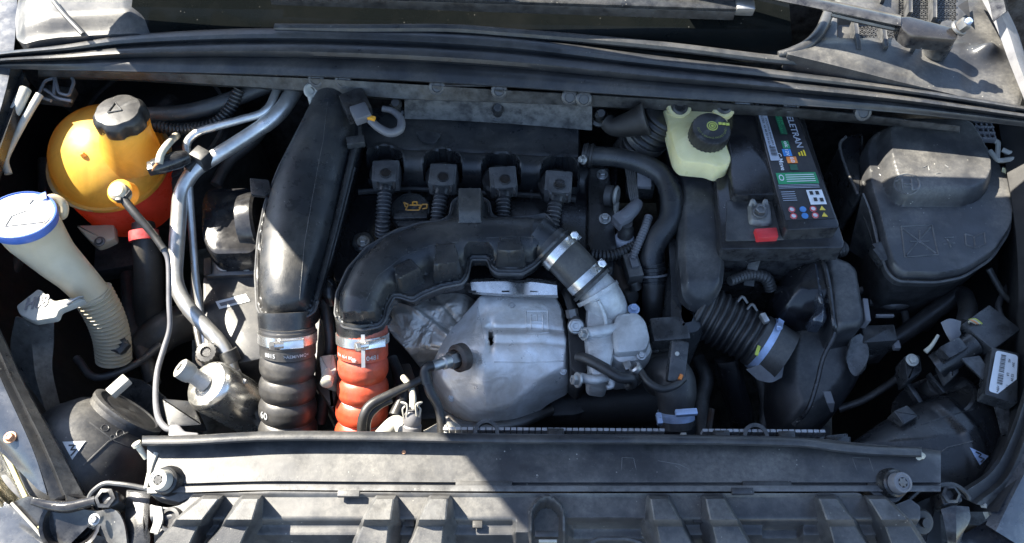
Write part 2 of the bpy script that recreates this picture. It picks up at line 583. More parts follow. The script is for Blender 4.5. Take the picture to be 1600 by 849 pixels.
DUSTY = (.27, .255, .225)
M = dict(
    plastic=mat('black_plastic', (.010, .011, .013), .29, dust=.13, speck=.4),
    duct=mat('satin_black_plastic', (.016, .018, .021), .33, dust=.24, speck=.45, grain=.5, rvar=.3),
    faded=mat('faded_black_plastic', (.036, .037, .040), .38, dust=.44, dustcol=DUSTY, speck=.9, grain=.15, dirt=(.014, .014, .014), dirtamt=.35, dirtscale=7, wear=.6),
    scuff=mat('scuffed_plastic', (.10, .10, .10), .6, dust=.3, speck=0),
    plug=mat('worn_plug_plastic', (.040, .041, .045), .34, dust=.15, speck=.4, wear=.6),
    dusty=mat('dusty_black_plastic', (.022, .023, .026), .42, dust=.42, dustcol=DUSTY, speck=.7),
    gloss=mat('glossy_black_plastic', (.009, .009, .011), .18, dust=.07, speck=.5, grain=.1),
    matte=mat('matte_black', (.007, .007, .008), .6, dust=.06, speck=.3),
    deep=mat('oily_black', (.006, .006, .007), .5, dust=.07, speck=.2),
    rubber=mat('black_rubber', (.011, .011, .012), .42, dust=.13, speck=.4, grain=.3),
    seal=mat('seal_rubber', (.018, .020, .024), .36, dust=.22, speck=.4, grain=.2),
    greyhose=mat('worn_black_hose', (.026, .026, .027), .42, dust=.28, speck=.4),
    red=mat('red_silicone', (.50, .062, .022), .40, dust=.22, dustcol=(.42, .30, .24), speck=.4, grain=.3, dirt=(.16, .035, .02), dirtamt=.6, dirtscale=22),
    alu=mat('aluminium_pipe', (.66, .65, .62), .36, metal=.8, dust=.10, dirt=(.25, .23, .2), dirtamt=.25, speck=.2, grain=.05),
    cast=mat('cast_aluminium', (.54, .54, .53), .42, metal=.4, dust=.2, dirt=(.16, .14, .12), dirtamt=.4, speck=.5, grain=1.2, gscale=420),
    shield=mat('heat_shield_aluminium', (.88, .85, .80), .34, metal=.40, dust=.10, dirt=(.40, .34, .26), dirtamt=.45, dirtscale=9, speck=.35, grain=.5, dent=.12, dscale=26),
    backshield=mat('sooty_shield_aluminium', (.62, .59, .54), .38, metal=.5, dust=.15, dirt=(.30, .24, .17), dirtamt=.5, dirtscale=11, speck=.35, grain=.5, dent=.6, dscale=24),
    chrome=mat('bright_steel', (.72, .71, .69), .26, metal=.85, dust=.08, speck=.15, grain=.02),
    canister=mat('brushed_canister', (.84, .82, .76), .24, metal=.92, dust=.12, speck=.15, grain=.1, dirt=(.55, .52, .45), dirtamt=.3),
    zinc=mat('zinc_steel', (.45, .45, .44), .36, metal=.8, dust=.15, dirt=(.2, .17, .14), dirtamt=.4, speck=.2, grain=.2),
    lead=mat('dirty_lead', (.17, .17, .17), .5, metal=.5, dust=.3, dirt=(.30, .29, .25), dirtamt=.4, speck=.2, grain=.4),
    steel=mat('dull_steel', (.16, .16, .16), .45, metal=.8, dust=.2, dirt=(.12, .08, .05), dirtamt=.5, speck=.3),
    bluesteel=mat('blue_grey_spring_steel', (.36, .46, .66), .35, metal=.4, dust=.15),
    yellow=mat('yellow_tank_plastic', (.93, .55, .08), .40, dust=.18, speck=.1, grain=.1, var=.06, glow=.45, dirt=(.60, .30, .03), dirtamt=.35, dirtscale=20),
    coolant=mat('red_coolant_tank_plastic', (.95, .13, .09), .30, dust=.06, speck=.1, grain=.1, var=.1, glow=.6),
    natural=mat('translucent_white_plastic', (.46, .40, .29), .40, dust=.12, dustcol=(.35, .3, .24), speck=.15, grain=.15, var=.06, sss=.3, ssscol=(.02, .016, .010), dirt=(.36, .31, .22), dirtamt=.4),
    cream=mat('aged_cream_plastic', (.74, .66, .36), .36, dust=.10, speck=.1, grain=.1, var=.06, sss=.25, ssscol=(.015, .012, .005), dirt=(.52, .46, .18), dirtamt=.45),
    blue=mat('blue_plastic', (.04, .11, .40), .4, dust=.15, speck=.2),
    white=mat('white_print', (.70, .70, .68), .5, dust=.15, speck=.1, grain=0, var=.05),
    pale=mat('pale_grey_plastic', (.36, .35, .31), .5, dust=.3, speck=.3),
    label=mat('white_paper_label', (.70, .71, .72), .5, dust=.15, speck=.15, grain=0, var=.05),
    print_=mat('worn_white_print', (.42, .43, .44), .5, dust=.15, speck=.1, grain=0, var=.2),
    silverlabel=mat('silver_label', (.38, .41, .47), .42, dust=.12, speck=.1, grain=0, var=.06),
    ink=mat('black_print', (.012, .012, .014), .45, dust=.1, speck=0, grain=0),
    green=mat('green_print', (.015, .26, .10), .45, dust=.1, speck=.1, grain=0),
    dkgreen=mat('dark_green_print', (.01, .10, .05), .45, dust=.1, speck=.1, grain=0),
    blueink=mat('blue_print', (.04, .22, .55), .45, dust=.08, speck=0, grain=0),
    orange=mat('orange_print', (.75, .22, .03), .45, dust=.08, speck=0, grain=0),
    yellowp=mat('yellow_print', (.80, .58, .02), .45, dust=.06, speck=0, grain=0),
    amber=mat('amber_print', (.80, .36, .02), .45, dust=.06, speck=0, grain=0),
    redp=mat('red_plastic', (.55, .02, .025), .4, dust=.12, speck=.2),
    lime=mat('lime_print', (.42, .46, .06), .45, dust=.1, speck=0, grain=0),
    olive=mat('worn_lime_print', (.16, .18, .03), .5, dust=.2, speck=0, grain=0),
    copper=mat('copper_wire', (.55, .22, .08), .45, dust=.1, speck=0),
    wirewhite=mat('beige_wire', (.48, .45, .36), .5, dust=.2, speck=.2),
    greyplug=mat('grey_plastic', (.12, .12, .13), .45, dust=.2, speck=.3),
    paint=mat('dark_grey_car_paint', (.030, .036, .048), .25, metal=.3, dust=.08, speck=.15, grain=0, coat=.8),
    glass=mat('dark_windscreen_glass', (.004, .005, .005), .05, dust=.015, speck=.3, grain=0, var=0, rvar=.02, spec=.18, wear=0),
    lens=mat('headlamp_lens', (.80, .78, .70), .10, dust=0, speck=0, grain=0, trans=1.0, var=.03, wear=0),
    reflector=mat('headlamp_reflector', (.40, .36, .27), .22, metal=1, dust=.15, speck=.1, grain=0),
    seam=mat('tank_seam', (.85, .60, .25), .4, dust=.25, speck=.2, grain=.1, glow=.3),
    bronze=mat('lamp_bronze', (.085, .07, .045), .3, metal=.3, dust=.15, speck=.2, grain=0),
    fins=mat('radiator_alloy', (.40, .41, .44), .45, metal=.6, dust=.3),
    ground=mat('pale_dusty_ground', (.115, .095, .068), .9, dust=.3, speck=.4, grain=1.5, gscale=90),
    brown=mat('brownish_cast_iron', (.05, .037, .03), .6, metal=.3, dust=.2, dirt=(.12, .05, .02), dirtamt=.4),
)

# ================================================================== lofted sheets
def crv(pts, n):                                     # photo polyline (px, py, z) -> n smooth places
    path = smooth_path([(Vector(p), 1.0) for p in pts], 8)
    L = [0.0]
    for i in range(1, len(path)): L.append(L[-1] + (path[i][0] - path[i - 1][0]).length)
    out = []; j = 0
    for k in range(n):
        s = L[-1] * k / (n - 1)
        while j < len(L) - 2 and L[j + 1] < s: j += 1
        t = (s - L[j]) / max(L[j + 1] - L[j], 1e-9)
        q = path[j][0].lerp(path[j + 1][0], t)
        out.append(W(q.x, q.y, q.z))
    return out

def loft(curves, n=60, bm=None, thick=0.0, world=False, closed=False):
    bm = bm or newbm()
    rows = curves if world else [crv(c, n) for c in curves]
    n = len(rows[0])
    V = [[bm.verts.new(p) for p in r] for r in rows]
    faces = []
    pairs = list(zip(V, V[1:])) + ([(V[-1], V[0])] if closed else [])
    for a, b in pairs:
        for k in range(n - 1):
            faces.append(bm.faces.new((a[k], a[k + 1], b[k + 1], b[k])))
    if closed:
        bm.faces.new([r[0] for r in V]); bm.faces.new([r[-1] for r in V][::-1])
    bmesh.ops.recalc_face_normals(bm, faces=bm.faces)
    if not closed and sum(f.normal.z * f.calc_area() for f in bm.faces) < 0:
        bmesh.ops.reverse_faces(bm, faces=bm.faces)
    if thick:
        bmesh.ops.solidify(bm, geom=list(bm.faces), thickness=thick)
    return bm

def between(c1, c2, t, dz):
    """curve at fraction t between two photo curves with equal point counts, raised by dz"""
    return [(a[0] + (b[0] - a[0]) * t, a[1] + (b[1] - a[1]) * t, a[2] + (b[2] - a[2]) * t + dz) for a, b in zip(c1, c2)]

# ================================================================== setting
bm = newbm()
gv = [bm.verts.new(p) for p in ((-60, -60, -.80), (60, -60, -.80), (60, 60, -.80), (-60, 60, -.80))]
bm.faces.new(gv)
tag(put('ground', bm, M['ground']), 'pale dusty ground beside the car', 'ground', kind='structure')

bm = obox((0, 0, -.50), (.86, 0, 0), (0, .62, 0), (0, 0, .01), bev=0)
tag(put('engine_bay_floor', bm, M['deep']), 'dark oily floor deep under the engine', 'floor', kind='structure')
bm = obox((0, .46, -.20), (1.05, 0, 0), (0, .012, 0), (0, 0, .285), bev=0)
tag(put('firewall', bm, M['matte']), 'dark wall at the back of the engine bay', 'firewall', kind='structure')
# inner wings: sheet metal stepping down from the wing edges into the bay
bm = loft([[(-60, 20, .05), (-50, 110, .03), (-80, 400, .03), (-10, 560, -.02), (84, 692, -.05), (140, 800, -.08)],
           [(-20, 30, -.02), (0, 110, -.05), (-40, 400, -.10), (30, 560, -.15), (110, 700, -.16), (150, 800, -.16)],
           [(60, 40, -.10), (60, 110, -.13), (60, 400, -.22), (140, 600, -.26), (160, 720, -.26), (200, 800, -.24)],
           [(300, 60, -.40), (300, 150, -.40), (300, 400, -.48), (300, 560, -.48), (300, 700, -.48), (300, 800, -.48)]], 40)
tag(put('inner_wing', bm, M['matte']), 'dark inner wing behind the yellow coolant tank', 'inner wing', kind='structure')
bm = loft([[(1680, 180, .06), (1670, 400, .04), (1640, 640, -.01), (1560, 800, -.04)],
           [(1560, 190, .0), (1590, 400, -.02), (1580, 640, -.06), (1520, 800, -.06)],
           [(1540, 190, -.10), (1560, 400, -.14), (1540, 640, -.18), (1480, 800, -.12)],
           [(1400, 190, -.24), (1420, 400, -.26), (1400, 640, -.30), (1380, 800, -.24)],
           [(1300, 190, -.40), (1300, 400, -.48), (1300, 640, -.48), (1300, 800, -.48)]], 30)
tag(put('inner_wing', bm, M['matte']), 'dark inner wing beside the fuse box', 'inner wing', kind='structure')

# ------------------------------------------------------------------ wings (outer panels with their flanges)
t = thing('front_wing', 'dark painted wing edge running down the left side of the bay', 'car wing', W(0, 430, .02))
bm = loft([[(-500, -200, -.10), (-420, 120, -.10), (-420, 400, -.10), (-300, 600, -.14), (-120, 680, -.16)],
           [(-160, -200, .10), (-160, 120, .06), (-180, 400, .03), (-90, 600, -.01), (-6, 700, -.05)],
           [(-40, -200, .14), (-40, 100, .08), (-90, 400, .05), (-30, 560, .01), (30, 690, -.02), (58, 764, -.045)],
           [(22, -200, .135), (20, 90, .075), (-66, 400, .045), (-12, 560, .005), (50, 700, -.022), (74, 774, -.048)]], 40, thick=.002)
put('outer_panel', bm, M['paint'], t)
bm = loft([[(20, 92, .07), (-66, 400, .043), (-12, 560, .003), (50, 700, -.024), (82, 790, -.054)],
           [(34, 110, .05), (-48, 400, .036), (0, 556, -.003), (66, 696, -.03), (104, 788, -.058)],
           [(38, 120, .052), (-44, 400, .042), (4, 556, .003), (71, 696, -.024), (109, 786, -.052)],
           [(44, 130, .04), (-32, 400, .030), (16, 560, -.006), (84, 692, -.034), (132, 782, -.06)],
           [(46, 130, -.04), (-28, 400, .0), (20, 564, -.03), (88, 692, -.06), (136, 782, -.09)]], 50, thick=.002)
put('flange', bm, M['plastic'], t)
put('panel_bolt', hexbolt(W(16, 684, -.018), (0, 0, 1), .0055, .006), M['copper'], t)
# two bright pressed ridges by the back left corner
bm = pipe([(40, 140, .05, 9), (26, 170, .045, 9), (12, 196, .03, 7)], seg=10)
tag(put('flange_strip', bm, M['pale']), 'short pale strip on the left wing beside the rear corner', 'metal strip')
bm = pipe([(62, 148, .045, 6), (40, 185, .035, 6), (20, 222, .02, 6), (8, 250, .01, 6), (13, 272, .0, 6)], seg=10)
tag(put('flange_strip', bm, M['pale']), 'longer bent pale strip on the left wing nearest the yellow tank', 'metal strip')

t = thing('front_wing', 'dark painted wing edge curving down the right side of the bay', 'car wing', W(1600, 560, .0))
bm = loft([[(2000, 100, -.10), (2020, 400, -.10), (1900, 640, -.14), (1750, 870, -.18)],
           [(1740, 100, .05), (1760, 400, .03), (1700, 640, -.01), (1620, 870, -.07)],
           [(1660, 150, .06), (1668, 400, .04), (1640, 640, .0), (1556, 830, -.05)],
           [(1640, 150, .05), (1646, 400, .03), (1622, 640, -.01), (1540, 820, -.055)]], 30, thick=.002)
put('outer_panel', bm, M['paint'], t)
bm = loft([[(1670, 180, .05), (1670, 400, .032), (1644, 590, .0), (1600, 735, -.035), (1548, 792, -.05)],
           [(1654, 180, .052), (1654, 400, .038), (1628, 590, .006), (1582, 733, -.03), (1526, 788, -.045)],
           [(1648, 180, .044), (1648, 400, .030), (1620, 590, -.002), (1574, 730, -.038), (1518, 784, -.05)],
           [(1638, 180, .048), (1638, 400, .034), (1610, 590, .002), (1562, 722, -.034), (1500, 774, -.045)],
           [(1632, 180, .0), (1632, 400, .0), (1604, 590, -.03), (1556, 720, -.06), (1494, 770, -.07)]], 40, thick=.002)
put('flange', bm, M['rubber'], t)

# ------------------------------------------------------------------ windscreen and cowl
ws = thing('windscreen', 'dark windscreen glass above the cowl', 'windscreen', W(800, 60, .10))
lo = [(200, 66, .085), (430, 60, .085), (800, 75, .085), (1050, 92, .085), (1240, 100, .085)]
P0 = crv(lo, 40)
P1 = [p + Vector((-p.x * .12, .62, .34)) for p in P0]
bm = loft([P0, [p.lerp(q, .5) + Vector((0, 0, .02)) for p, q in zip(P0, P1)], P1], world=True, thick=.004)
put('glass', bm, M['glass'], ws)
tr = [(430, 44, .098), (560, 45, .10), (700, 45, .10), (800, 52, .10), (900, 60, .10), (1050, 74, .10), (1180, 90, .098), (1260, 98, .095)]
bm = tube(smooth_path(PT([(x, y, z, 7) for x, y, z in tr]), 6), None, 8)
put('lower_trim', bm, M['seal'], ws)

cow = thing('cowl_panel', 'grey plastic cowl panel with meshed air vents at the back right corner', 'cowl panel', W(1420, 80, .10))
ridx = [(1298, 28), (1275, 60), (1252, 78), (1222, 88), (1290, 104), (1400, 132), (1520, 160), (1592, 172), (1604, 130), (1578, 60), (1545, -10), (1545, -60), (1310, -60), (1305, 0)]
def vent_mask(X, Y):
    a = sstep(1306, 1312, X) * sstep(1420, 1414, X) * sstep(30, 34, Y) * sstep(62, 58, Y)
    b = sstep(1402, 1408, X) * sstep(1494, 1488, X) * sstep(-60, -55, Y) * sstep(37, 33, Y)
    return np.maximum(a, b)
def cowl_h(X, Y, d):
    h = .004 * sstep(0, 8, d)
    h += .022 * np.exp(-(((X - 1535) / 22) ** 2 + ((Y - 88) / 10) ** 2))          # blister
    h += .006 * sstep(66, 76, Y) * sstep(1520, 1490, X) + .003 * np.exp(-((Y - 68) / 3) ** 2) * sstep(1500, 1480, X)
    h += -.014 * vent_mask(X, Y)
    return h
bm = puff(ridx, lambda X, Y: .085 + .02 * sstep(1500, 1300, X), cowl_h, step=3, skirt=.03, fil=8)
put('panel', bm, M['dusty'], cow)
# grille mesh in the vents: hexagon wires
def mesh_grid(x0, x1, y0, y1, z, s=6.0):
    bm = newbm()
    for j in range(int((y1 - y0) / (s * .86)) + 1):
        for i in range(int((x1 - x0) / s) + 1):
            x = x0 + i * s + (s / 2 if j % 2 else 0); y = y0 + j * s * .86
            if x > x1: continue
            c = W(x, y, z); r = s * .5 * SC(c)
            _ring(c, (0, 0, 1), r * .70, r * 1.02, r * .5, 6, bm)
    return bm
for (a, b, c, d) in ((1308, 1418, 33, 60), (1404, 1492, -50, 36)):
    put('vent_mesh', mesh_grid(a, b, c, d, .093), M['plastic'], cow, kind='stuff')
for x, y0, y1, lean in ((1337, 36, 84, 8), (1380, 44, 80, 6), (1424, 58, 80, 4), (1419, -40, 26, 0), (1457, -40, 34, 0), (1378, -40, 4, 0)):
    a, b = W(x - lean * .5, y0, .11), W(x + lean * .3, y1, .105)
    ax = (b - a)
    put('rib', obox((a + b) / 2, ax / 2, Vector((.003, 0, 0)), Vector((0, 0, .009)), bev=.3), M['dusty'], cow)
bm = pipe([(1294, 22, .118, 9), (1282, 48, .118, 9), (1264, 68, .114, 9), (1240, 80, .108, 8), (1216, 85, .104, 5)], seg=10)
put('rubber_edge', bm, M['seal'], cow)
bm = decal([(1496, 10), (1512, 0), (1516, 30)], surf(.104)); put('arrow_mark', bm, M['matte'], cow)
# right edge trim by the screen pillar: dark paint with a pale clear-plastic rail
bm = loft([[(1518, -30, .13), (1555, 40, .12), (1578, 100, .11), (1602, 160, .10)], [(1536, -30, .14), (1572, 40, .13), (1592, 100, .12), (1616, 160, .11)],
           [(1545, -30, .13), (1582, 40, .12), (1603, 100, .11), (1628, 160, .10)], [(1548, -30, .08), (1586, 40, .08), (1606, 100, .08), (1630, 160, .06)]], 20, thick=.002)
tag(put('pillar_trim', bm, M['greyplug']), 'pale trim rail between the cowl vents and the right wing', 'trim')
bm = loft([[(1528, -40, .15), (1545, 0, .148), (1552, 34, .14)], [(1556, -40, .155), (1568, 0, .153), (1572, 18, .15)], [(1560, -40, .10), (1572, 0, .10), (1576, 18, .10)]], 10, thick=.002)
tag(put('pillar_cover', bm, M['gloss']), 'black pillar cover at the top end of the right trim rail', 'trim')

cl = thing('cowl_panel', 'pale dusty cowl corner panel behind the yellow tank', 'cowl panel', W(120, 40, .10))
bm = puff([(26, 62), (24, 30), (34, -40), (420, -60), (400, 8), (420, 50), (210, 60), (100, 66), (40, 74)],
          lambda X, Y: .09, lambda X, Y, d: .016 * sstep(0, 25, d) + .010 * sstep(60, 130, X + Y * .8) + .014 * sstep(4, 0, np.abs(Y - (X - 85) * .55 - 2)) * 0 - .016 * sstep(195, 235, X - Y * .3), step=4, skirt=.03)
put('panel', bm, M['dusty'], cl)
bm = pipe([(84, 2, .122, 4), (100, 22, .122, 4), (130, 54, .116, 4)], seg=8)
put('rib', bm, M['dusty'], cl)

# ------------------------------------------------------------------ cowl weatherstrip
T0 = [(-30, 86, .095), (10, 80, .10), (100, 70, .10), (210, 54, .10), (400, 44, .10), (600, 46, .10), (800, 58, .10), (1000, 84, .10), (1200, 108, .10), (1400, 134, .095), (1600, 166, .09), (1660, 176, .085)]
T1 = [(-30, 112, .075), (10, 108, .08), (100, 110, .08), (210, 112, .08), (400, 116, .08), (600, 124, .08), (800, 136, .08), (1000, 150, .08), (1200, 162, .08), (1400, 176, .075), (1600, 198, .07), (1660, 206, .065)]
prof = [(0, -.05), (0, -.004), (.04, .001), (.13, .003), (.22, .001), (.285, -.006), (.32, -.003), (.40, .003), (.50, .0035), (.58, -.001), (.63, -.008), (.66, -.006), (.76, -.004), (.86, -.005), (.93, -.007), (1.0, -.008), (1.02, -.02), (1.02, -.035)]
bm = loft([between(T0, T1, tt, dz) for tt, dz in prof], 120)
tag(put('weatherstrip', bm, M['seal']), 'long ribbed black rubber weatherstrip across the back of the bay', 'rubber seal')

# plate hanging under the strip, with its round plugs
F0 = [(60, 108, .05), (200, 111, .05), (330, 116, .05), (480, 122, .05), (620, 130, .05), (780, 140, .05), (960, 150, .05), (1180, 164, .05), (1320, 176, .045), (1500, 196, .04)]
F1 = [(60, 118, .035), (200, 122, .035), (330, 130, .035), (480, 140, .032), (620, 152, .03), (780, 158, .03), (960, 166, .03), (1180, 178, .03), (1320, 186, .03), (1500, 204, .03)]
fr = thing('bulkhead_flange', 'dirty grey flange plate running under the weatherstrip', 'metal flange', W(700, 140, .03))
put('flange', loft([F0, F1, [(x, y + 3, z - .03) for x, y, z in F1]], 60, thick=.002), M['rubber'], fr)
for x, y in ((494, 124), (536, 126), (683, 136), (780, 142), (890, 152), (912, 155), (1236, 164), (1348, 176)):
    c = W(x, y, .046); s = SC(c)
    put('plug', lathe(c, (0, -.75, .55), [(13 * s, -.006), (13 * s, .003), (11 * s, .005), (8 * s, .0055), (7 * s, .004), (.00002, .004)], 18), M['plug'], fr)
put('tag_strip', obox(W(735, 134, .044), Vector((.05, 0, 0)), Vector((0, .006, -.006)), Vector((0, .001, .001)), bev=.1), M['brown'], fr)

# ------------------------------------------------------------------ wipers
w1 = thing('windscreen_wiper', 'long dark wiper blade lying across the windscreen with a silver end cap', 'wiper', W(800, 8, .13))
b0, b1 = W(420, -14, .15), W(1150, 10, .15)
d = (b1 - b0)
put('blade', obox((b0 + b1) / 2, d / 2, Vector((0, .009, .002)), Vector((0, -.002, .006)), bev=.4), M['plastic'], w1)
put('rubber_lip', obox((b0 + b1) / 2 + Vector((0, -.008, -.010)), d / 2 * .995, Vector((0, .002, 0)), Vector((0, 0, .008)), bev=.3), M['rubber'], w1)
put('spine', obox((b0 + b1) / 2 + Vector((0, .007, .008)), d / 2 * .99, Vector((0, .003, 0)), Vector((0, 0, .002)), bev=.3), M['steel'], w1)
put('end_cap', obox(b1 + d.normalized() * .012, d.normalized() * .014, Vector((0, .011, .002)), Vector((0, -.002, .009)), bev=.35), M['zinc'], w1)

w2 = thing('windscreen_wiper', 'black wiper arm bolted down over the cowl vents on the right', 'wiper', W(1480, 48, .12))
arm = [(1040, -40, .175), (1180, -14, .17), (1300, 10, .165), (1408, 33, .16)]
bm = newbm()
rows = []
for k, (dy, dz) in enumerate([(-9, -.006), (-8, .005), (0, .008), (8, .005), (10, -.006)]):
    rows.append(crv([(x, y + dy, z + dz) for x, y, z in arm], 20))
put('arm', loft(rows, world=True, closed=True), M['gloss'], w2)
bm = prism([(1404, 26), (1420, 24), (1490, 42), (1500, 50), (1494, 62), (1424, 56), (1408, 44)], .165, .142, .004, fil=6)
put('arm_head', bm, M['gloss'], w2)
put('spindle', lathe(W(1470, 66, .12), (0, 0, 1), [(.018, -.02), (.018, .0), (.013, .004), (.013, .03)], 20), M['plastic'], w2)
n = W(1496, 46, .165)
bm = hexbolt(n, (.45, -.1, .9), .0095, .016, washer=1.3)
put('nut', bm, M['steel'], w2)
put('stud', lathe(n + Vector((.45, -.1, .9)).normalized() * .010, (.45, -.1, .9), [(.005, 0), (.005, .010), (.004, .012), (.00002, .012)], 14), M['bluesteel'], w2)
put('spring', pipe([(1300, 22, .150, 5), (1360, 36, .148, 5), (1410, 47, .145, 5)], seg=8), M['steel'], w2)

# ------------------------------------------------------------------ open bonnet, unseen above the frame; rear edge cut to shape its shadow
bn = thing('bonnet', 'open dark bonnet, unseen, its rear edge shaped for the shadow on the bay', 'bonnet', (0, .37, .15))
def on_bonnet(x, z, k=0.0): return Vector((x, .445 - .5 * z + k, z + k * .5))
edge = [(-.675, .17), (-.62, .15), (-.30, .155), (-.20, .165), (-.05, .187), (.10, .235), (.23, .255), (.27, .31), (.30, .35), (.42, .355), (.66, .34), (.69, .42), (.69, .95), (.60, 1.02), (.3, 1.06), (0, 1.08), (-.3, 1.06), (-.60, 1.02), (-.685, .95)]  # outline shaped for the shadow: raised at right to let sun in
bm = newbm()
A = [bm.verts.new(on_bonnet(x, z)) for x, z in edge]; B = [bm.verts.new(on_bonnet(x, z, .018)) for x, z in edge]
bm.faces.new(A); bm.faces.new(B[::-1])
for k in range(len(A)): bm.faces.new((A[k], A[(k + 1) % len(A)], B[(k + 1) % len(A)], B[k]))
bmesh.ops.recalc_face_normals(bm, faces=bm.faces)
put('skin', bm, M['paint'], bn)
for pts in ([(-.60, .25), (-.58, .92), (-.3, 1.0), (.3, 1.0), (.58, .92), (.62, .45)], [(-.5, .25), (0, .98), (.5, .45)], [(-.58, .3), (-.1, .34), (.1, .46), (.6, .45)]):
    bm = tube(smooth_path([(on_bonnet(x, z, -.006), .016) for x, z in pts], 8), None, 8)
    put('frame_rib', bm, M['plastic'], bn)

# ================================================================== LEFT: coolant tank and its neighbours
ct = thing('coolant_tank', 'round yellow coolant expansion tank with black cap, red below its seam', 'coolant tank', W(170, 285, -.14))
c0 = W(170, 249, -.07); s = SC(c0); r = 91 * s
def squash(t, h): return 1 + .05 * math.cos(2 * (t - 2.2))
up = [(r * 1.03, -.006), (r * 1.03, .001), (r * .985, .002)] + [(r * .985 * math.cos(a), .002 + .074 * math.sin(a)) for a in np.linspace(.06, math.pi / 2 - .001, 16)]
put('upper_shell', lathe(c0, (.03, -.06, 1), up, 48, lobes=squash, ends=False), M['yellow'], ct)
dn = [(r * .40, -.128), (r * .72, -.124), (r * .92, -.098), (r * .98, -.052), (r * 1.0, -.018), (r * 1.01, -.003)]
put('lower_shell', lathe(c0, (.03, -.06, 1), dn, 48, lobes=squash, ends=False), M['coolant'], ct)
put('seam_flange', _ring(c0 - Vector((0, 0, .003)), (.03, -.06, 1), r * .96, r * 1.04, .004, 48, None), M['seam'], ct)
# neck rising at the back right
nb, nt = W(206, 246, -.04), W(193, 190, .032)
nk = put('neck', tube([(nb, 46 * s), (nb.lerp(nt, .35), 42 * s), (nb.lerp(nt, .7), 37 * s), (nt, 36 * s)], None, 28), M['yellow'], ct)
ax = (nt - nb).normalized() * .4 + Vector((-.10, .05, .9)); ax.normalize()
cap = put('cap', lathe(nt - ax * .004, ax, [(36 * s, 0), (38 * s, .004), (38 * s, .018), (36 * s, .023), (32 * s, .0275), (20 * s, .0295), (.00002, .030)], 48,
          lobes=lambda t, h: 1 - (.10 * max(0, math.cos(6 * t)) ** 2 if h < .022 else .05 * max(0, math.cos(6 * t)) ** 2)), M['rubber'], ct)
sp = plane(nt + ax * .0270, ax)
bm = newbm()
for a, b in (((168, 176), (180, 160)), ((180, 160), (190, 172)), ((190, 172), (168, 176))):
    tube([(sp(*a), .0011), (sp(*b), .0011)], bm, 6)
put('warning_triangle', bm, M['rubber'], cap)
put('boss', lathe(W(187, 299, -.006), (0, -.35, .9), [(20 * s, -.02), (18 * s, .0), (15 * s, .003), (11 * s, .004), (.00002, .004)], 24), M['yellow'], ct)
put('vent_pip', lathe(W(128, 240, .0), (-.3, .2, .9), [(4 * s, -.006), (3.5 * s, .001), (2 * s, .0015), (.00002, .001)], 14), M['yellow'], ct)
bm = prism([(118, 352), (178, 350), (180, 372), (164, 380), (150, 384), (140, 376)], -.125, -.14, .003, fil=4)
put('mounting_lug', bm, M['natural'], ct)
put('lug_bolt', hexbolt(W(156, 378, -.122), (0, -.2, 1), .006, .006), M['steel'], ct)

sn = thing('level_sensor', 'pale level sensor plug on the tank with a grey cable running to the front', 'sensor', W(187, 300, .0))
put('plug', lathe(W(187, 301, .006), (0, -.3, .9), [(13 * s, -.012), (14 * s, .0), (13 * s, .008), (9 * s, .012), (.00002, .013)], 16), M['natural'], sn)
for x, y, rot in ((176, 303, 25), (198, 303, -25), (187, 310, 0)):
    put('clip', bxw(x, y, .008, 9, 13, 8, rot), M['rubber'], sn)
cbl = [(190, 308, .005, 7), (212, 335, -.005, 7), (238, 365, -.02, 6), (256, 390, -.03, 6)]
put('cable_sleeve', pipe(cbl, seg=10), M['rubber'], sn)
put('cable', pipe([(255, 388, -.03, 5), (263, 410, -.04, 4), (264, 470, -.06, 4), (265, 512, -.075, 4), (256, 545, -.085, 4.5), (246, 580, -.09, 4.5), (243, 620, -.085, 4.5), (247, 652, -.075, 5), (258, 668, -.07, 5), (268, 672, -.07, 5)], seg=10), M['greyplug'], sn)

hs = thing('coolant_hose', 'black coolant hose with a red band dropping from under the yellow tank', 'hose', W(230, 430, -.25))
put('hose', pipe([(224, 350, -.12, 17), (226, 375, -.13, 19), (232, 420, -.17, 22), (232, 470, -.22, 23), (240, 520, -.28, 24)], seg=20), M['greyhose'], hs)
pa = smooth_path(PT([(224, 358, -.118, 20), (226, 380, -.128, 20)]), 4)
put('red_band', _ring(pa[2][0], pa[-1][0] - pa[0][0], pa[2][1] * .8, pa[2][1] * 1.12, .016, 30, None), M['redp'], hs)
hs = thing('coolant_hose', 'dark hose end with a red mark low between the washer neck and the bent pipes', 'hose', W(255, 515, -.26))
put('hose', pipe([(300, 500, -.27, 30), (262, 515, -.25, 30), (225, 545, -.26, 28)], seg=20), M['greyhose'], hs)
put('red_mark', _ring(W(258, 517, -.25), W(225, 545, -.26) - W(300, 500, -.27), .023, .0268, .007, 24, None), M['brown'], hs)

# ------------------------------------------------------------------ washer filler
wf = thing('washer_filler', 'white washer filler neck with a blue lid and a ribbed lower hose', 'washer filler', W(140, 480, -.2))
tip = W(36, 346, .045); axn = Vector((.10, .16, .85)).normalized()
neck = [(38, 345, .045, 47), (56, 368, .02, 44), (84, 400, -.01, 35), (116, 430, -.04, 29), (146, 462, -.08, 26)]
put('neck', pipe(neck, seg=28), M['natural'], wf)
put('bellows', tube(smooth_path(PT([(144, 458, -.078, 26), (162, 490, -.11, 25), (174, 525, -.145, 24), (178, 562, -.18, 23)]), 10), None, 26, rmod=lambda s_, r_: r_ * (1 - .06 + .24 * abs(math.cos(math.pi * s_ / .0066)) ** 1.6), ds=.0013), M['natural'], wf)
s2 = SC(tip)
lid = put('lid', lathe(tip + axn * .006, axn, [(49 * s2, -.008), (52 * s2, -.005), (53 * s2, .005), (52 * s2, .008), (50.5 * s2, .0085), (50 * s2, .007)], 44), M['blue'], wf)
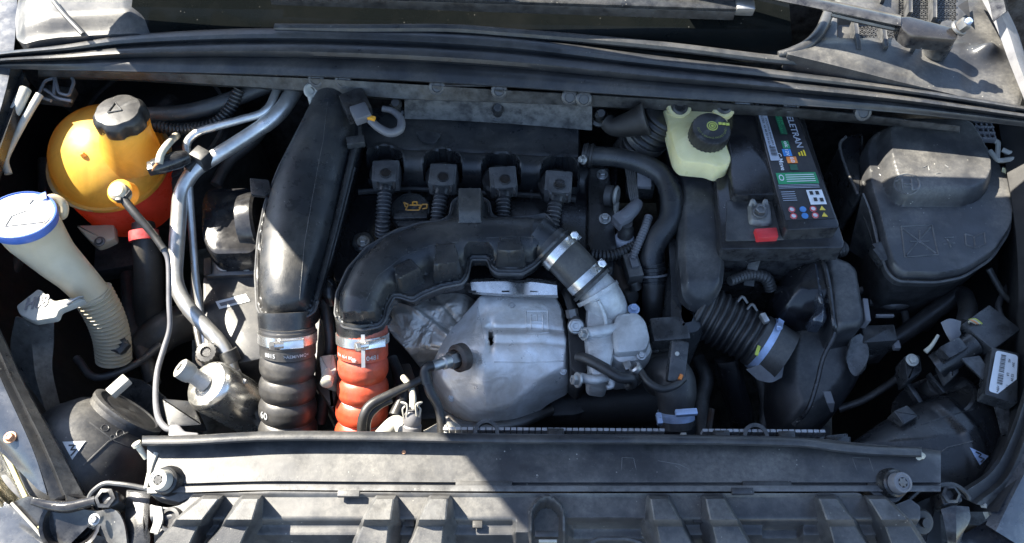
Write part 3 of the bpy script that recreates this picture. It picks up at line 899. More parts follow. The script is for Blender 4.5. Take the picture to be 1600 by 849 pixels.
put('lid_top', lathe(tip + axn * .0095, axn, [(50.5 * s2, -.002), (50 * s2, .002), (48 * s2, .0035), (.00002, .004)], 44), M['white'], lid)
lp = plane(tip + axn * .0138, axn)
bm = newbm()
for pl in ([(8, 362), (18, 346), (40, 338), (62, 344), (70, 355)], [(8, 362), (70, 355)], [(10, 325), (28, 330)], [(34, 322), (40, 327)], [(52, 320), (46, 327)]):
    for a, b in zip(pl, pl[1:]): tube([(lp(a[0], a[1] - 8), .0009), (lp(b[0], b[1] - 8), .0009)], bm, 6)
put('washer_symbol', bm, M['greyplug'], lid)
put('lid_tab', obox(lp(58, 309) - axn * .006, Vector((.013, .004, .003)), Vector((-.003, .007, 0)), axn * .005, bev=.4), M['blue'], lid)
put('tether', pipe([(68, 312, .035, 5), (84, 310, .03, 7), (98, 320, .02, 8), (98, 336, .01, 7), (88, 338, .005, 6)], seg=10), M['natural'], wf)
put('drain_clip', lathe(W(186, 539, -.145), (0, -.3, 1), [(.013, -.01), (.014, .003), (.010, .006), (.006, .006), (.005, .003), (.00002, .003)], 14, lobes=lambda t, h: 1 + .12 * math.cos(5 * t)), M['rubber'], wf)

# ------------------------------------------------------------------ pull tab over the headlamp
tb = thing('release_tab', 'pale moulded plastic pull tab with lettering darkened to look raised left of the washer hose', 'plastic tab', W(80, 480, -.06))
put('tab', prism([(24, 478), (60, 450), (84, 470), (128, 462), (132, 468), (92, 484), (88, 496), (52, 502), (30, 492)], -.035, -.047, .003, fil=5), M['pale'], tb)
tp = plane(W(55, 476, -.035), (0, 0, 1))
put('lettering', text('H08', tmap(58, 474, 21, -4, 7, -26, tp, .0012), bold=.03), M['greyplug'], tb)  # grey letters on the pale tab stand for the shading of embossing
put('wire_hook', pipe([(104, 476, -.034, 2), (120, 466, -.03, 2), (130, 464, -.034, 2)], seg=6), M['zinc'], tb)
put('arm', loft([[(24, 496, -.052), (16, 540, -.095), (24, 580, -.12), (46, 640, -.14)], [(44, 500, -.050), (50, 540, -.088), (56, 590, -.115), (74, 650, -.14)],
                 [(84, 494, -.052), (84, 536, -.10), (82, 580, -.13), (96, 640, -.17)]], 14, thick=.003), M['faded'], tb)

# ------------------------------------------------------------------ left headlamp housing
hl = thing('headlamp', 'dusty black headlamp housing with warning triangle at the front left', 'headlamp', W(150, 700, -.12))
ha, hb_ = W(118, 752, -.165), W(203, 640, -.125)
hx = (hb_ - ha); hL = hx.length; hx.normalize(); hs_ = SC(hb_)
put('housing', lathe(ha, hx, [(112 * hs_, -.02), (112 * hs_, .10 * hL), (106 * hs_, .35 * hL), (92 * hs_, .60 * hL), (72 * hs_, .80 * hL), (60 * hs_, .86 * hL), (57 * hs_, .87 * hL), (57 * hs_, .93 * hL)], 56,
    lobes=lambda t, h: 1 + .02 * math.sin(3 * t) * (1 - h / .2)), M['dusty'], hl)
put('rear_cap', lathe(ha, hx, [(54 * hs_, .90 * hL), (58 * hs_, .94 * hL), (58 * hs_, .985 * hL), (52 * hs_, 1.0 * hL), (49 * hs_, 1.0 * hL), (47 * hs_, .985 * hL), (20 * hs_, .99 * hL), (.00002, .99 * hL)], 48), M['dusty'], hl)
put('cap_tab', bxw(186, 604, -.065, 16, 34, 16, -38), M['pale'], hl)
hbody = [o for o in hl.children if o.name.startswith('housing')][0]
sk_ = sticker(hbody, [(98, 691), (134, 690), (113, 719)], M['label'], hl, 'warning_sticker', .0015)
relief(hbody, [[(108, 697), (117, 696), (111, 704), (120, 703), (111, 713)]], .0011, M['ink'], hl, 'lightning_mark', lift=.002)
relief(hbody, [circ(188, 678, 6, 6, 14), circ(176, 684, 4, 4, 12), circ(164, 669, 6, 5, 14)], .0007, M['dusty'], hl, 'moulded_ring')
relief(hbody, [[(140, 660), (180, 690), (205, 700)], [(130, 728), (170, 690), (200, 676)]], .0012, M['dusty'], hl, 'moulded_line')
bm = loft([[(24, 580, -.10), (50, 650, -.11), (96, 740, -.12), (126, 790, -.12)], [(60, 540, -.16), (90, 620, -.18), (110, 700, -.18), (150, 790, -.17)]], 12, thick=.003)
put('side_plate', bm, M['plastic'], hl)
# clear lens at the corner of the car
bm = loft([[(-70, 640, -.07), (-60, 740, -.10), (-20, 880, -.14)], [(-24, 660, -.05), (0, 720, -.07), (50, 860, -.11)], [(-10, 680, -.048), (30, 762, -.064), (76, 856, -.08)]], 20, thick=.003)
put('lens', bm, M['lens'], hl)
put('lens_rim', pipe([(-20, 660, -.045, 4), (4, 700, -.05, 4), (40, 776, -.062, 4), (76, 850, -.075, 4), (90, 880, -.08, 4)], seg=8), M['amber'] if False else M['cream'], hl)
bm = loft([[(-260, 640, -.12), (-260, 900, -.16)], [(-60, 660, -.10), (-40, 900, -.15)], [(0, 690, -.085), (60, 900, -.14)], [(30, 750, -.08), (130, 900, -.13)], [(80, 770, -.10), (190, 900, -.15)]], 16, thick=.002)
put('lamp_body', bm, M['bronze'], hl)
put('inner_bezel', pipe([(-30, 760, -.085, 10), (6, 800, -.09, 10), (30, 860, -.10, 10)], seg=12), M['reflector'], hl)

# lower left corner brackets
bk = thing('corner_bracket', 'torn black bumper bracket at the bottom left corner', 'bracket', W(120, 800, -.08))
put('blade', loft([[(18, 786, -.06), (60, 830, -.07), (90, 870, -.08)], [(40, 776, -.045), (90, 800, -.055), (130, 830, -.07)], [(100, 786, -.05), (130, 796, -.05), (160, 800, -.05)]], 12, thick=.003), M['gloss'], bk)
put('blade_edge', pipe([(18, 786, -.057, 2.5), (60, 832, -.067, 2.5), (92, 872, -.078, 2.5)], seg=6), M['pale'], bk)
put('rolled_lip', pipe([(50, 783, -.04, 6), (80, 790, -.045, 9), (108, 792, -.045, 10), (150, 782, -.045, 8)], seg=10), M['gloss'], bk)
put('cup', lathe(W(112, 818, -.065), (.2, -.3, 1), [(.022, -.03), (.034, .006), (.036, .008), (.032, .006), (.02, -.02), (.00002, -.02)], 24), M['gloss'], bk)
bk = thing('latch_bracket', 'open black clip bracket left of the grille cover', 'bracket', W(170, 778, -.06))
put('frame', bent([(136, 788, -.045, 4), (142, 770, -.04, 4), (162, 754, -.035, 4), (200, 758, -.035, 4), (240, 766, -.04, 4)], seg=8, rb=.01), M['dusty'], bk)
put('clip', prism([(142, 775), (160, 762), (184, 766), (188, 784), (176, 792), (150, 790)], -.042, -.07, .003, fil=5), M['plastic'], bk)
put('socket', lathe(W(166, 779, -.041), (0, -.2, 1), [(.013, -.004), (.013, .004), (.008, .006), (.006, -.002), (.00002, -.002)], 6), M['rubber'], bk)
put('tail', loft([[(150, 800, -.05), (178, 796, -.045), (194, 820, -.05), (200, 870, -.06)], [(150, 812, -.055), (168, 806, -.05), (180, 830, -.055), (186, 870, -.07)], [(120, 818, -.07), (150, 830, -.075), (170, 850, -.08), (180, 870, -.09)]], 14, thick=.003), M['dusty'], bk)
put('side_plate', prism([(196, 764), (240, 768), (226, 800), (236, 840), (230, 880), (196, 880), (194, 810)], -.062, -.09, .003, fil=5), M['plastic'], bk)
put('bolt', hexbolt(W(148, 812, -.045), (0, -.2, 1), .005, .006), M['zinc'], bk)

# ------------------------------------------------------------------ refrigerant pipes, drier
rp = thing('refrigerant_pipe', 'thick bright aluminium pipe bending down past the yellow tank to the drier', 'pipe', W(290, 400, -.12))
thick = [(468, 128, .0, 13), (436, 180, -.005, 13), (386, 214, -.02, 12), (302, 266, -.035, 12), (282, 300, -.05, 12), (272, 440, -.085, 12), (290, 478, -.095, 12), (352, 544, -.125, 12), (366, 588, -.15, 11)]
put('pipe', bent(thick, seg=18, rb=.035), M['alu'], rp)
put('collar', bent([(354, 548, -.126, 16), (361, 566, -.138, 16)], seg=18), M['rubber'], rp)
put('end_nut', lathe(W(366, 590, -.15), (-.1, .45, .5), [(.012, -.008), (.013, .004), (.012, .012)], 6), M['cast'], rp)
rp = thing('refrigerant_pipe', 'thin aluminium pipe running beside the thick one from the weatherstrip', 'pipe', W(300, 400, -.12))
put('pipe', bent([(440, 122, .01, 6.5), (418, 176, .0, 6.5), (308, 206, -.015, 6.5), (291, 222, -.02, 6.5), (296, 300, -.05, 6), (306, 440, -.12, 6), (318, 520, -.16, 6), (322, 548, -.165, 6)], seg=14, rb=.02), M['alu'], rp)
cp = thing('pipe_clip', 'black clip holding the two aluminium pipes together', 'clip', W(313, 250, -.04))
put('clip_body', bxw(316, 248, -.02, 26, 22, 30, -32), M['rubber'], cp)
put('clip_jaw', bxw(302, 262, -.03, 10, 22, 26, -32), M['plastic'], cp)
pp = thing('sensor_plug', 'broken black plug with a beige wire and bare copper ends right of the yellow tank', 'plug', W(262, 255, -.02))
put('body', tube([(W(240, 262, .0), .012), (W(252, 258, .0), .014), (W(278, 250, -.005), .014), (W(292, 246, -.01), .011)], None, 18), M['gloss'], pp)
put('shell', bxw(243, 262, .0, 22, 18, 16, 15), M['plastic'], pp)
put('wire', pipe([(248, 256, .012, 6), (252, 240, .016, 6), (262, 226, .012, 6), (268, 219, .0, 6), (276, 212, -.03, 6)], seg=10), M['wirewhite'], pp)
bm = newbm()
for k in range(4): pipe([(247 - k, 256, .013, 1.2), (243 - k, 259 + k, .014, 1.2), (241 - k, 264 + k, .01, 1)], bm, seg=6)
put('copper_strands', bm, M['copper'], pp)

dr = thing('receiver_drier', 'silver receiver drier canister lying near the slam panel', 'canister', W(350, 630, -.22))
top, botm = W(322, 600, -.105), W(392, 672, -.205)
da = (top - botm).normalized(); da = (da + Vector((-.15, -.25, .25))).normalized(); s3 = SC(top); L_ = .115
put('can', lathe(top - da * L_, da, [(39 * s3, 0), (42 * s3, .004), (42 * s3, L_ - .010), (40 * s3, L_ - .004), (36 * s3, L_), (12 * s3, L_ + .002), (.00002, L_ + .001)], 48), M['canister'], dr)
st = W(293, 582, -.082)
put('neck_stub', tube([(top + da * .0, .013), (top.lerp(st, .5), .011), (st, .0125)], None, 20), M['cast'], dr)
put('stub_cap', lathe(st, (st - top).normalized(), [(.0135, -.006), (.0145, .0), (.0145, .012), (.012, .014), (.006, .014), (.005, .008), (.00002, .008)], 24), M['pale'], dr)
put('stud', lathe(st, (st - top).normalized(), [(.004, .010), (.004, .0155), (.00002, .0155)], 10), M['zinc'], dr)
put('outlet_pipe', pipe([(366, 618, -.13, 10), (385, 632, -.15, 10), (408, 655, -.18, 10), (420, 680, -.2, 10)], seg=14), M['alu'], dr)
put('fitting', bxw(372, 606, -.13, 22, 28, 22, -20), M['cast'], dr)
vc = thing('service_valve', 'ribbed black service valve cap behind the silver canister', 'valve cap', W(325, 548, -.13))
put('cap', lathe(W(324, 552, -.115), (0, -.2, 1), [(.016, -.016), (.016, .004), (.0145, .007), (.008, .0075), (.006, .005), (.00002, .005)], 32, lobes=lambda t, h: 1 + .04 * math.cos(16 * t)), M['rubber'], vc)
put('stem', lathe(W(324, 556, -.13), (0, -.2, 1), [(.018, -.03), (.018, .0), (.014, .003), (.00002, .003)], 20), M['steel'], vc)
bm = prism([(252, 622), (300, 626), (316, 664), (262, 668)], -.155, -.18, .003)
tag(put('pipe_bracket', bm, M['plastic']), 'small black bracket under the silver canister', 'bracket')
bm = prism([(264, 664), (278, 662), (288, 674), (310, 676), (310, 684), (262, 684)], -.06, -.07, .002)
tag(put('cable_holder', bm, M['greyplug']), 'small grey cable holder at the left end of the slam panel', 'holder')
bm = loft([[(180, 590, -.2), (230, 600, -.2), (330, 690, -.2)], [(150, 640, -.24), (230, 660, -.24), (280, 720, -.24)]], 10, thick=.003)
tag(put('splash_plate', bm, M['plastic']), 'dark splash plate low behind the left headlamp', 'plate')

# ------------------------------------------------------------------ engine mount
em = thing('engine_mount', 'black engine mount block with two bolts left of the wide intake duct', 'engine mount', W(360, 420, -.25))
put('cover', prism([(322, 292), (392, 290), (410, 310), (408, 372), (396, 396), (330, 398), (312, 372), (312, 312)], -.085, -.20, .010, fil=12), M['gloss'], em)
def bar(X, Y): return .0
put('bolt_plate', prism([(318, 404), (404, 400), (408, 428), (318, 432)], -.135, -.16, .002, fil=5), M['steel'], em)
for x, y in ((351, 414), (387, 413)):
    put('mount_bolt', hexbolt(W(x, y, -.134), (0, -.1, 1), .009, .012), M['zinc'], em)
put('spring_clip', bxw(370, 413, -.130, 8, 12, 8), M['bluesteel'], em)
put('block', prism([(316, 432), (410, 430), (412, 560), (340, 575), (318, 540)], -.145, -.34, .004, fil=6), M['dusty'], em)
put('red_lug', prism([(318, 404), (330, 402), (330, 426), (318, 430)], -.131, -.15, .001, fil=2), M['brown'], em)
em2 = plane(W(364, 472, -.145), (0, 0, 1))
put('label', decal([(337, 472), (384, 460), (391, 471), (343, 484)], em2, .0012), M['label'], em)
put('label_bar', decal([(343, 475), (382, 465), (385, 470), (346, 480)], em2, .0022), M['greyplug'], em)
put('rear_drum', lathe(W(395, 350, -.10), (1, .1, .1), [(.048, -.012), (.05, 0), (.05, .012), (.046, .016)], 36), M['gloss'], em)

# dark things at the back of the left side
tw = thing('strut_tower', 'dark rounded strut tower under the weatherstrip behind the yellow tank', 'strut tower', W(250, 180, -.1))
put('dome', lathe(W(240, 190, -.10), (0, -.1, 1), [(.15, -.2), (.145, -.02), (.135, .0), (.10, .010), (.06, .012), (.05, .02), (.00002, .022)], 40), M['matte'], tw)
put('rim', _ring(W(240, 190, -.095), (0, -.1, 1), .118, .124, .006, 44, None), M['dusty'], tw)
tag(put('wiring_conduit', conduit([(236, 196, -.03, 10), (280, 202, -.03, 10), (330, 196, -.02, 10), (358, 172, -.01, 10), (374, 140, .01, 10)], .0065, .2), M['rubber']), 'black corrugated conduit behind the yellow tank', 'conduit')
tag(put('heater_hose', pipe([(228, 180, -.02, 12), (290, 176, -.02, 13), (350, 160, -.01, 13), (420, 132, .0, 13)], seg=14), M['greyhose']), 'dark hose running under the weatherstrip behind the yellow tank', 'hose')
sk = thing('loom_clip', 'broken grey loom clip in the far left back corner', 'clip', W(90, 135, .03))
for pl in ([(60, 148), (70, 126), (86, 122), (84, 150)], [(70, 140), (90, 154), (112, 158)], [(86, 122), (92, 146), (108, 150), (116, 128), (110, 118)], [(58, 150), (80, 158)]):
    put('strut', bent([(x, y, .03, 2.6) for x, y in pl], seg=6, rb=.006), M['greyplug'], sk)
put('base', bxw(88, 150, .01, 56, 30, 14, -8), M['rubber'], sk)

# ================================================================== ENGINE
eb = thing('engine_block', 'dark oily engine block under the pipes and covers', 'engine', W(760, 420, -.40))
put('block', prism([(500, 400), (1010, 400), (1030, 600), (900, 650), (520, 660), (470, 560)], -.20, -.46, .01, fil=8), M['deep'], eb)
put('head_cover', prism([(520, 236), (968, 246), (960, 430), (880, 446), (520, 440), (512, 380)], -.075, -.25, .008, fil=10), M['gloss'], eb)
put('side_rail', prism([(920, 262), (952, 262), (964, 392), (956, 402), (928, 402), (918, 380)], -.064, -.10, .003, fil=4), M['plastic'], eb)
for x, y in ((941, 274), (945, 343), (568, 378)):
    put('cover_bolt', hexbolt(W(x, y, -.064), (0, 0, 1), .0065, .009, washer=1.5), M['zinc'], eb)
put('bolt_pillar', lathe(W(568, 380, -.075), (0, 0, 1), [(.017, -.03), (.017, .006), (.014, .009), (.00002, .009)], 20), M['plastic'], eb)
for x in (640, 735, 830):
    put('head_rib', bxw(x, 302, -.072, 4, 26, 10), M['plastic'], eb)
put('head_ledge', prism([(520, 396), (560, 392), (568, 430), (540, 470), (505, 470)], -.09, -.14, .004), M['plastic'], eb)
put('lower_casting', prism([(500, 480), (528, 476), (540, 560), (520, 640), (490, 600)], -.13, -.22, .004), M['brown'], eb)
put('pulley_cover', prism([(500, 555), (530, 552), (528, 590), (504, 592)], -.10, -.14, .004), M['pale'], eb)

# ------------------------------------------------------------------ coil cover
COILS = [(603, 275), (693, 280), (783, 285), (873, 291)]
cc = thing('coil_cover', 'black engine top cover with four round notches for the coil plugs', 'engine cover', W(740, 230, -.06))
def cc_h(X, Y, d):
    yr = 262 + (X - 575) * .045                       # crest of the front roll
    h = .018 + .010 * np.clip((yr - 10 - Y) / 70, 0, 1)
    h += .012 * np.sqrt(np.clip(1 - ((Y - yr) / 17) ** 2, 0, 1))
    h = np.where(Y > yr, h - .022 * np.clip((Y - yr) / 26, 0, 1) ** 1.6, h)
    h -= .002 * np.exp(-((Y - (yr - 19)) / 1.8) ** 2)
    for cx, cy in COILS:
        q = np.hypot(X - cx, (Y - cy + 2) * .96)
        h = np.where(q < 29, np.minimum(h, -.028), h)
        h += .0025 * np.exp(-((q - 32) / 2.2) ** 2)
    h += .010 * sstep(880, 905, X) * sstep(240, 200, Y) * 0
    return h * sstep(-1, 5, d) + .0
put('cover', puff([(560, 182), (640, 180), (905, 192), (908, 262), (905, 292), (574, 280), (572, 240), (556, 214)], lambda X, Y: -.055 + 0 * X, cc_h, step=2.2, skirt=.02, fil=6), M['duct'], cc)
put('emblem_patch', puff([(648, 206), (668, 203), (690, 210), (680, 224), (660, 222)], lambda X, Y: -.0265 + 0 * X, lambda X, Y, d: .0012 * sstep(0, 6, d), step=3, skirt=.004), M['dusty'], cc)

def make_coil(cx, cy, label):
    t = thing('ignition_coil', label, 'ignition coil', W(cx, cy, -.06), 'ignition coil plugs along the engine cover')
    z = -.030
    put('socket', lathe(W(cx, cy - 4, -.05), (0, -.15, 1), [(.0265, -.03), (.0265, .0), (.022, .004), (.00002, .004)], 26), M['matte'], t)
    hb = put('plug_body', bxw(cx + 1, cy, z + .006, 42, 40, 30, 2, bev=.18), M['plug'], t)
    put('top_plate', bxw(cx, cy - 2, z + .022, 33, 30, 5, 2, bev=.3), M['plug'], hb)
    put('round_mark', lathe(W(cx, cy - 4, z + .0255), (0, 0, 1), [(.0095, -.002), (.0095, .0012), (.0078, .0016), (.0075, .0006), (.00002, .0008)], 24), M['gloss'], hb)
    for dx in (-13, 13):
        put('clip', bxw(cx + dx, cy + 16, z + .020, 4, 12, 8, 2), M['gloss'], hb)
    put('neck', tube([(W(cx, cy + 14, z), .0135), (W(cx - 1, cy + 26, z - .003), .0125)], None, 18), M['plastic'], t)
    put('conduit', conduit([(cx - 1, cy + 22, z - .002, 11.5), (cx - 3, cy + 44, z - .008, 12), (cx - 5, cy + 70, z - .02, 12), (cx - 6, cy + 92, z - .04, 12)], .0058, .28, 16), M['plug'], t)
    return t
first = make_coil(*COILS[0], 'first ignition coil plug from the left, nearest the wide intake duct')
for (cx, cy), lab in zip(COILS[1:], ('second ignition coil plug, right of the oil filler cap', 'third ignition coil plug, behind the square post of the curved air duct', 'last ignition coil plug on the right, nearest the bent black coolant pipe')):
    shifted(first, W(cx, cy, -.03) - W(*COILS[0], -.03), lab).rotation_euler.z = rad({693: -4, 783: 2.5, 873: -7}[cx])
scene_loom = pipe([(560, 300, -.07, 5), (640, 296, -.07, 5), (720, 300, -.07, 5), (840, 306, -.07, 5), (900, 312, -.07, 5)], seg=8)
tag(put('wiring_loom', scene_loom, M['rubber']), 'thin black wiring loom under the four coil plugs', 'wiring')

oc = thing('oil_filler_cap', 'round black oil filler cap with a yellow oil can symbol', 'oil cap', W(643, 332, -.075))
o0 = W(643, 336, -.072); ox = Vector((0, -.12, 1)).normalized(); so = SC(o0)
put('cap', lathe(o0, ox, [(31 * so, -.03), (32 * so, .010), (31 * so, .0145), (29 * so, .0165), (27.5 * so, .0165), (27 * so, .0150), (.00002, .0155)], 44, lobes=lambda t, h: 1 + (.012 * math.cos(20 * t) if h < .013 else 0)), M['duct'], oc)
op = plane(o0 + ox * .0157, ox)
put('grip', obox(op(642, 340) + ox * .003, Vector((.026, .001, 0)), Vector((0, .0055, .0006)), ox * .0045, bev=.45), M['plastic'], oc)
for dy in (-8, 9):
    put('grip_recess', obox(op(642, 340 + dy) + ox * .0005, Vector((.020, .001, 0)), Vector((0, .0035, .0005)), ox * .0008, bev=.3), M['gloss'], oc)
bm = newbm()
for pl in ([(631, 317), (638, 320), (634, 329), (655, 329), (660, 320), (668, 320)], [(631, 317), (634, 324)], [(640, 321), (658, 321)], [(645, 321), (645, 316), (652, 316), (652, 321)], [(660, 320), (655, 326)], [(668, 320), (667, 326), (660, 327)]):
    for a, b in zip(pl, pl[1:]): tube([(op(*a) + ox * .0006, .0013), (op(*b) + ox * .0006, .0013)], bm, 6)
put('oil_can_symbol', bm, M['amber'], oc)

# panel behind the engine, with its two studs
hp = thing('bulkhead_heat_panel', 'grey heat panel hanging behind the engine cover', 'panel', W(780, 175, -.02))
put('panel', loft([[(632, 150, .03), (700, 152, .03), (800, 156, .03), (925, 166, .03)], [(632, 186, -.02), (700, 188, -.02), (800, 194, -.02), (925, 204, -.02)]], 20, thick=.003), M['plug'], hp)
for x, y in ((622, 168), (778, 176), (936, 184)):
    put('stud', lathe(W(x, y, -.01), (0, -.5, .85), [(.015, -.006), (.015, .004), (.010, .006), (.0085, .02), (.0095, .022), (.0095, .026), (.006, .034), (.00002, .034)], 16), M['plastic'], hp)
bm = pipe([(948, 190, .01, 13), (960, 198, .01, 15), (985, 194, .02, 20), (1010, 186, .03, 26)], seg=16)
tag(put('intake_pipe', bm, M['matte']), 'dark pipe end in the shade left of the brake reservoir', 'pipe')
ah = thing('air_hose', 'black ribbed air hose with a pale clamp behind the brake reservoir', 'hose', W(1020, 205, -.05))
pth = smooth_path(PT([(985, 245, -.08, 34), (1010, 215, -.03, 34), (1040, 178, .02, 34)]), 8)
put('hose', tube(pth, None, 26, rmod=corr(.011, .12), ds=.0016), M['rubber'], ah)
put('hose_clamp', _ring(pth[8][0], pth[9][0] - pth[7][0], pth[8][1] * .96, pth[8][1] * 1.04, .010, 36, None), M['zinc'], ah)

# ------------------------------------------------------------------ wide intake duct (left) and its black hose
idt = thing('intake_duct', 'wide satin black intake duct rising from the black hose to the bulkhead', 'air duct', W(460, 400, -.06))
ol = [(500, 148), (540, 146), (562, 168), (566, 215), (552, 270), (534, 340), (518, 400), (502, 450), (492, 488), (470, 500), (440, 506), (416, 502), (402, 484), (399, 430), (403, 372), (414, 318), (436, 262), (466, 204), (484, 168)]
def id_h(X, Y, d):
    cx = np.interp(Y, [140, 220, 300, 400, 510], [530, 506, 478, 458, 446])
    hw = np.interp(Y, [140, 220, 300, 400, 470, 510], [30, 48, 58, 56, 46, 44])
    q = np.clip(1 - ((X - cx) / hw) ** 2, 0, 1)
    h = .044 * np.sqrt(q)
    h *= sstep(510, 478, Y) * .45 + .55
    h -= .014 * sstep(440, 505, Y)
    rim = .003 + .003 * np.exp(-((d - 4) / 2) ** 2)
    return np.maximum(h * sstep(5, 14, d), rim)
put('shell', puff(ol, lambda X, Y: np.interp(Y, [140, 300, 510], [.0, -.03, -.035]), id_h, step=2.6, skirt=.012, fil=8), M['duct'], idt)
put('back_shell', puff(ol, lambda X, Y: np.interp(Y, [140, 300, 510], [-.014, -.044, -.049]), lambda X, Y, d: 0 * X, step=6, skirt=.03, fil=8), M['plastic'], idt)
put('rim_bead', tube([(W(x, y, float(np.interp(y, [140, 300, 510], [.0, -.03, -.035])) + .003), .0022) for x, y in round_poly(ol, 8, 4)[20:]], None, 6), M['dusty'], idt)
put('rail', pipe([(556, 222, -.005, 6), (540, 290, -.018, 6), (520, 370, -.026, 6), (504, 432, -.028, 6), (494, 470, -.03, 5)], seg=10), M['plastic'], idt)
put('spigot', tube(smooth_path(PT([(448, 486, -.045, 45), (449, 515, -.06, 43)]), 4), None, 30), M['plastic'], idt)
put('rail_clip', bxw(556, 222, .006, 28, 16, 12, 10), M['duct'], idt)
tb_ = put('tab', prism([(390, 278), (420, 281), (424, 300), (414, 306), (392, 304)], -.018, -.024, .001, fil=2), M['plastic'], idt)
put('tab_hole', lathe(W(403, 290, -.0185), (0, 0, 1), [(.0055, -.002), (.0055, .0010), (.0045, .0012), (.00002, .0009)], 16), M['matte'], tb_)
put('duct_sensor', bxw(556, 166, .03, 40, 46, 26, 25, bev=.25), M['gloss'], idt)
put('sensor_head', bxw(564, 178, .045, 26, 30, 16, 25, bev=.25), M['greyplug'], idt)
put('yellow_clip', obox(W(577, 184, .046), Vector((.009, -.003, 0)), Vector((.001, .003, 0)), Vector((0, 0, .003)), bev=.3), M['amber'], idt)
put('upper_tab', prism([(474, 178), (490, 176), (486, 196), (470, 200)], .012, .0, .001, fil=2), M['gloss'], idt)

def ribbed(centres, depth, half):
    def f(s, r):
        return r
    return f
def bulged(first, pitch, amp):
    """plain cuff up to 'first', then bulges parted by narrow grooves"""
    def f(s, r):
        if s < first: return r * (1.0 + .03 * (1 if .004 < s < .026 else 0))
        u = ((s - first) / pitch) % 1.0
        return r * (1 - amp + amp * min(1.0, (math.sin(math.pi * u) ** .55) * 1.06))
    return f

def hose_text(path, s_txt, i, a0, h, parent, m, lift=.0006, name='lettering', aspect=1.0):
    """print wrapped round a hose at sample i, centred on the direction a0"""
    P, r = path[i]
    T, N, B = frames([p for p, q in path]); A = T[i]
    a = Vector(a0); X = (a - A * a.dot(A)).normalized(); Y = (-A).cross(X)   # Y points right when A points down and X to the viewer
    if Y.x < 0: Y = -Y
    def f(u, v):
        t = u * h * aspect / r
        return P - A * (v * h) + (X * math.cos(t) + Y * math.sin(t)) * (r + lift)
    return put(name, text(s_txt, f, bold=.01), m, parent)

bh = thing('charge_hose', 'black rubber charge hose with four bulges and a steel clamp below the wide duct', 'hose', W(450, 600, -.2))
bp = resample(smooth_path(PT([(449, 508, -.052, 42), (450, 545, -.076, 43), (450, 600, -.116, 44), (450, 660, -.16, 45), (450, 720, -.205, 46)]), 8), .0016)
L1 = .041
put('hose', tube(bp, None, 44, rmod=bulged(L1, .034, .16)), M['greyhose'], bh)
i_cl = int(.017 / .0016)
clamp(bp, i_cl, bh, M['chrome'], .014, .0015, screw=(.35, -.7, .6), extra=bp[i_cl][1] * .03, slen=1.3)
VIEW = Vector((0, -.6, .8))
for k in range(4):
    i = int((L1 + .034 * k) / .0016)
    T_, N_, B_ = frames([p for p, q in bp])
    put('wire_ring', lathe(bp[i][0], T_[i], [(bp[i][1] * .84, -.0016), (bp[i][1] * .885, 0), (bp[i][1] * .84, .0016)], 44), M['steel'], bh)
hose_text(bp, '0815', int(.034 / .0016), VIEW + Vector((-.42, 0, 0)), .0085, bh, M['print_'], lift=.001)
hose_text(bp, '>AEM/VMQ<', int(.034 / .0016), VIEW + Vector((.62, 0, 0)), .0065, bh, M['print_'], lift=.001)
hose_text(bp, '60', int((L1 + .034 * 2 + .017) / .0016), VIEW + Vector((-.75, 0, 0)), .015, bh, M['print_'], lift=.0012)

# ------------------------------------------------------------------ curved charge duct and the red hose
cdt = thing('charge_duct', 'curved satin black air duct with three bosses arching over the heat shield', 'air duct', W(690, 400, -.05))
ol = [(523, 492), (526, 458), (543, 420), (573, 386), (618, 360), (658, 348), (690, 345), (703, 337), (706, 316), (717, 308), (752, 308), (764, 315), (768, 336), (780, 342), (832, 338), (852, 334), (863, 346), (872, 372), (856, 396), (835, 417), (815, 428), (776, 427), (766, 420), (762, 406), (736, 406), (731, 432), (722, 444), (690, 450), (660, 462), (645, 472), (628, 466), (616, 464), (606, 482), (603, 500), (594, 511), (566, 516), (536, 512)]
CL = [(562, 515), (566, 478), (585, 440), (622, 408), (668, 390), (720, 382), (790, 378), (870, 380)]
def cd_h(X, Y, d):
    q, f = line_dist(X, Y, CL)
    rr = np.interp(f, [0, .25, .5, .8, 1], [36, 37, 36, 34, 30])
    h = .034 * np.clip(1 - (q / rr) ** 2.6, 0, 1) ** .6 * np.interp(f, [0, .08, .4, 1], [.85, 1.1, 1, .92])
    def boss(x0, y0, x1, y1, w, hh, h):
        dx, dy = x1 - x0, y1 - y0; L = math.hypot(dx, dy)
        u = ((X - x0) * dx + (Y - y0) * dy) / L; v = np.abs((X - x0) * -dy + (Y - y0) * dx) / L
        e = np.maximum(v / (w * (.55 + .45 * np.clip(u / L, 0, 1))), 0)
        b = hh * np.clip((1 - e ** 2.5) * 3.5, 0, 1) * sstep(L + 2.5, L - 2.5, u) * sstep(-16, 12, u)
        return np.maximum(h, b)
    h = boss(629, 424, 643, 451, 24, .035, h); h = boss(697, 398, 702, 440, 25, .043, h); h = boss(796, 386, 798, 420, 25, .041, h)
    px = np.clip((22 - np.abs(X - 736)) / 5, 0, 1) * np.clip((Y - 315) / 5, 0, 1) * sstep(398, 352, Y)
    h = np.maximum(h, .042 * px)
    h += .0015 * np.exp(-((f - .9) / .006) ** 2) * (q < rr)
    rim = .0025 + .0028 * np.exp(-((d - 3.5) / 1.8) ** 2)
    return np.maximum(h * sstep(6, 10, d), rim)
put('shell', puff(ol, lambda X, Y: -.022 + 0 * X, cd_h, step=2.2, skirt=.010, fil=5), M['duct'], cdt)
put('back_shell', puff(ol, lambda X, Y: -.034 + 0 * X, lambda X, Y, d: 0 * X, step=6, skirt=.016, fil=5), M['plastic'], cdt)
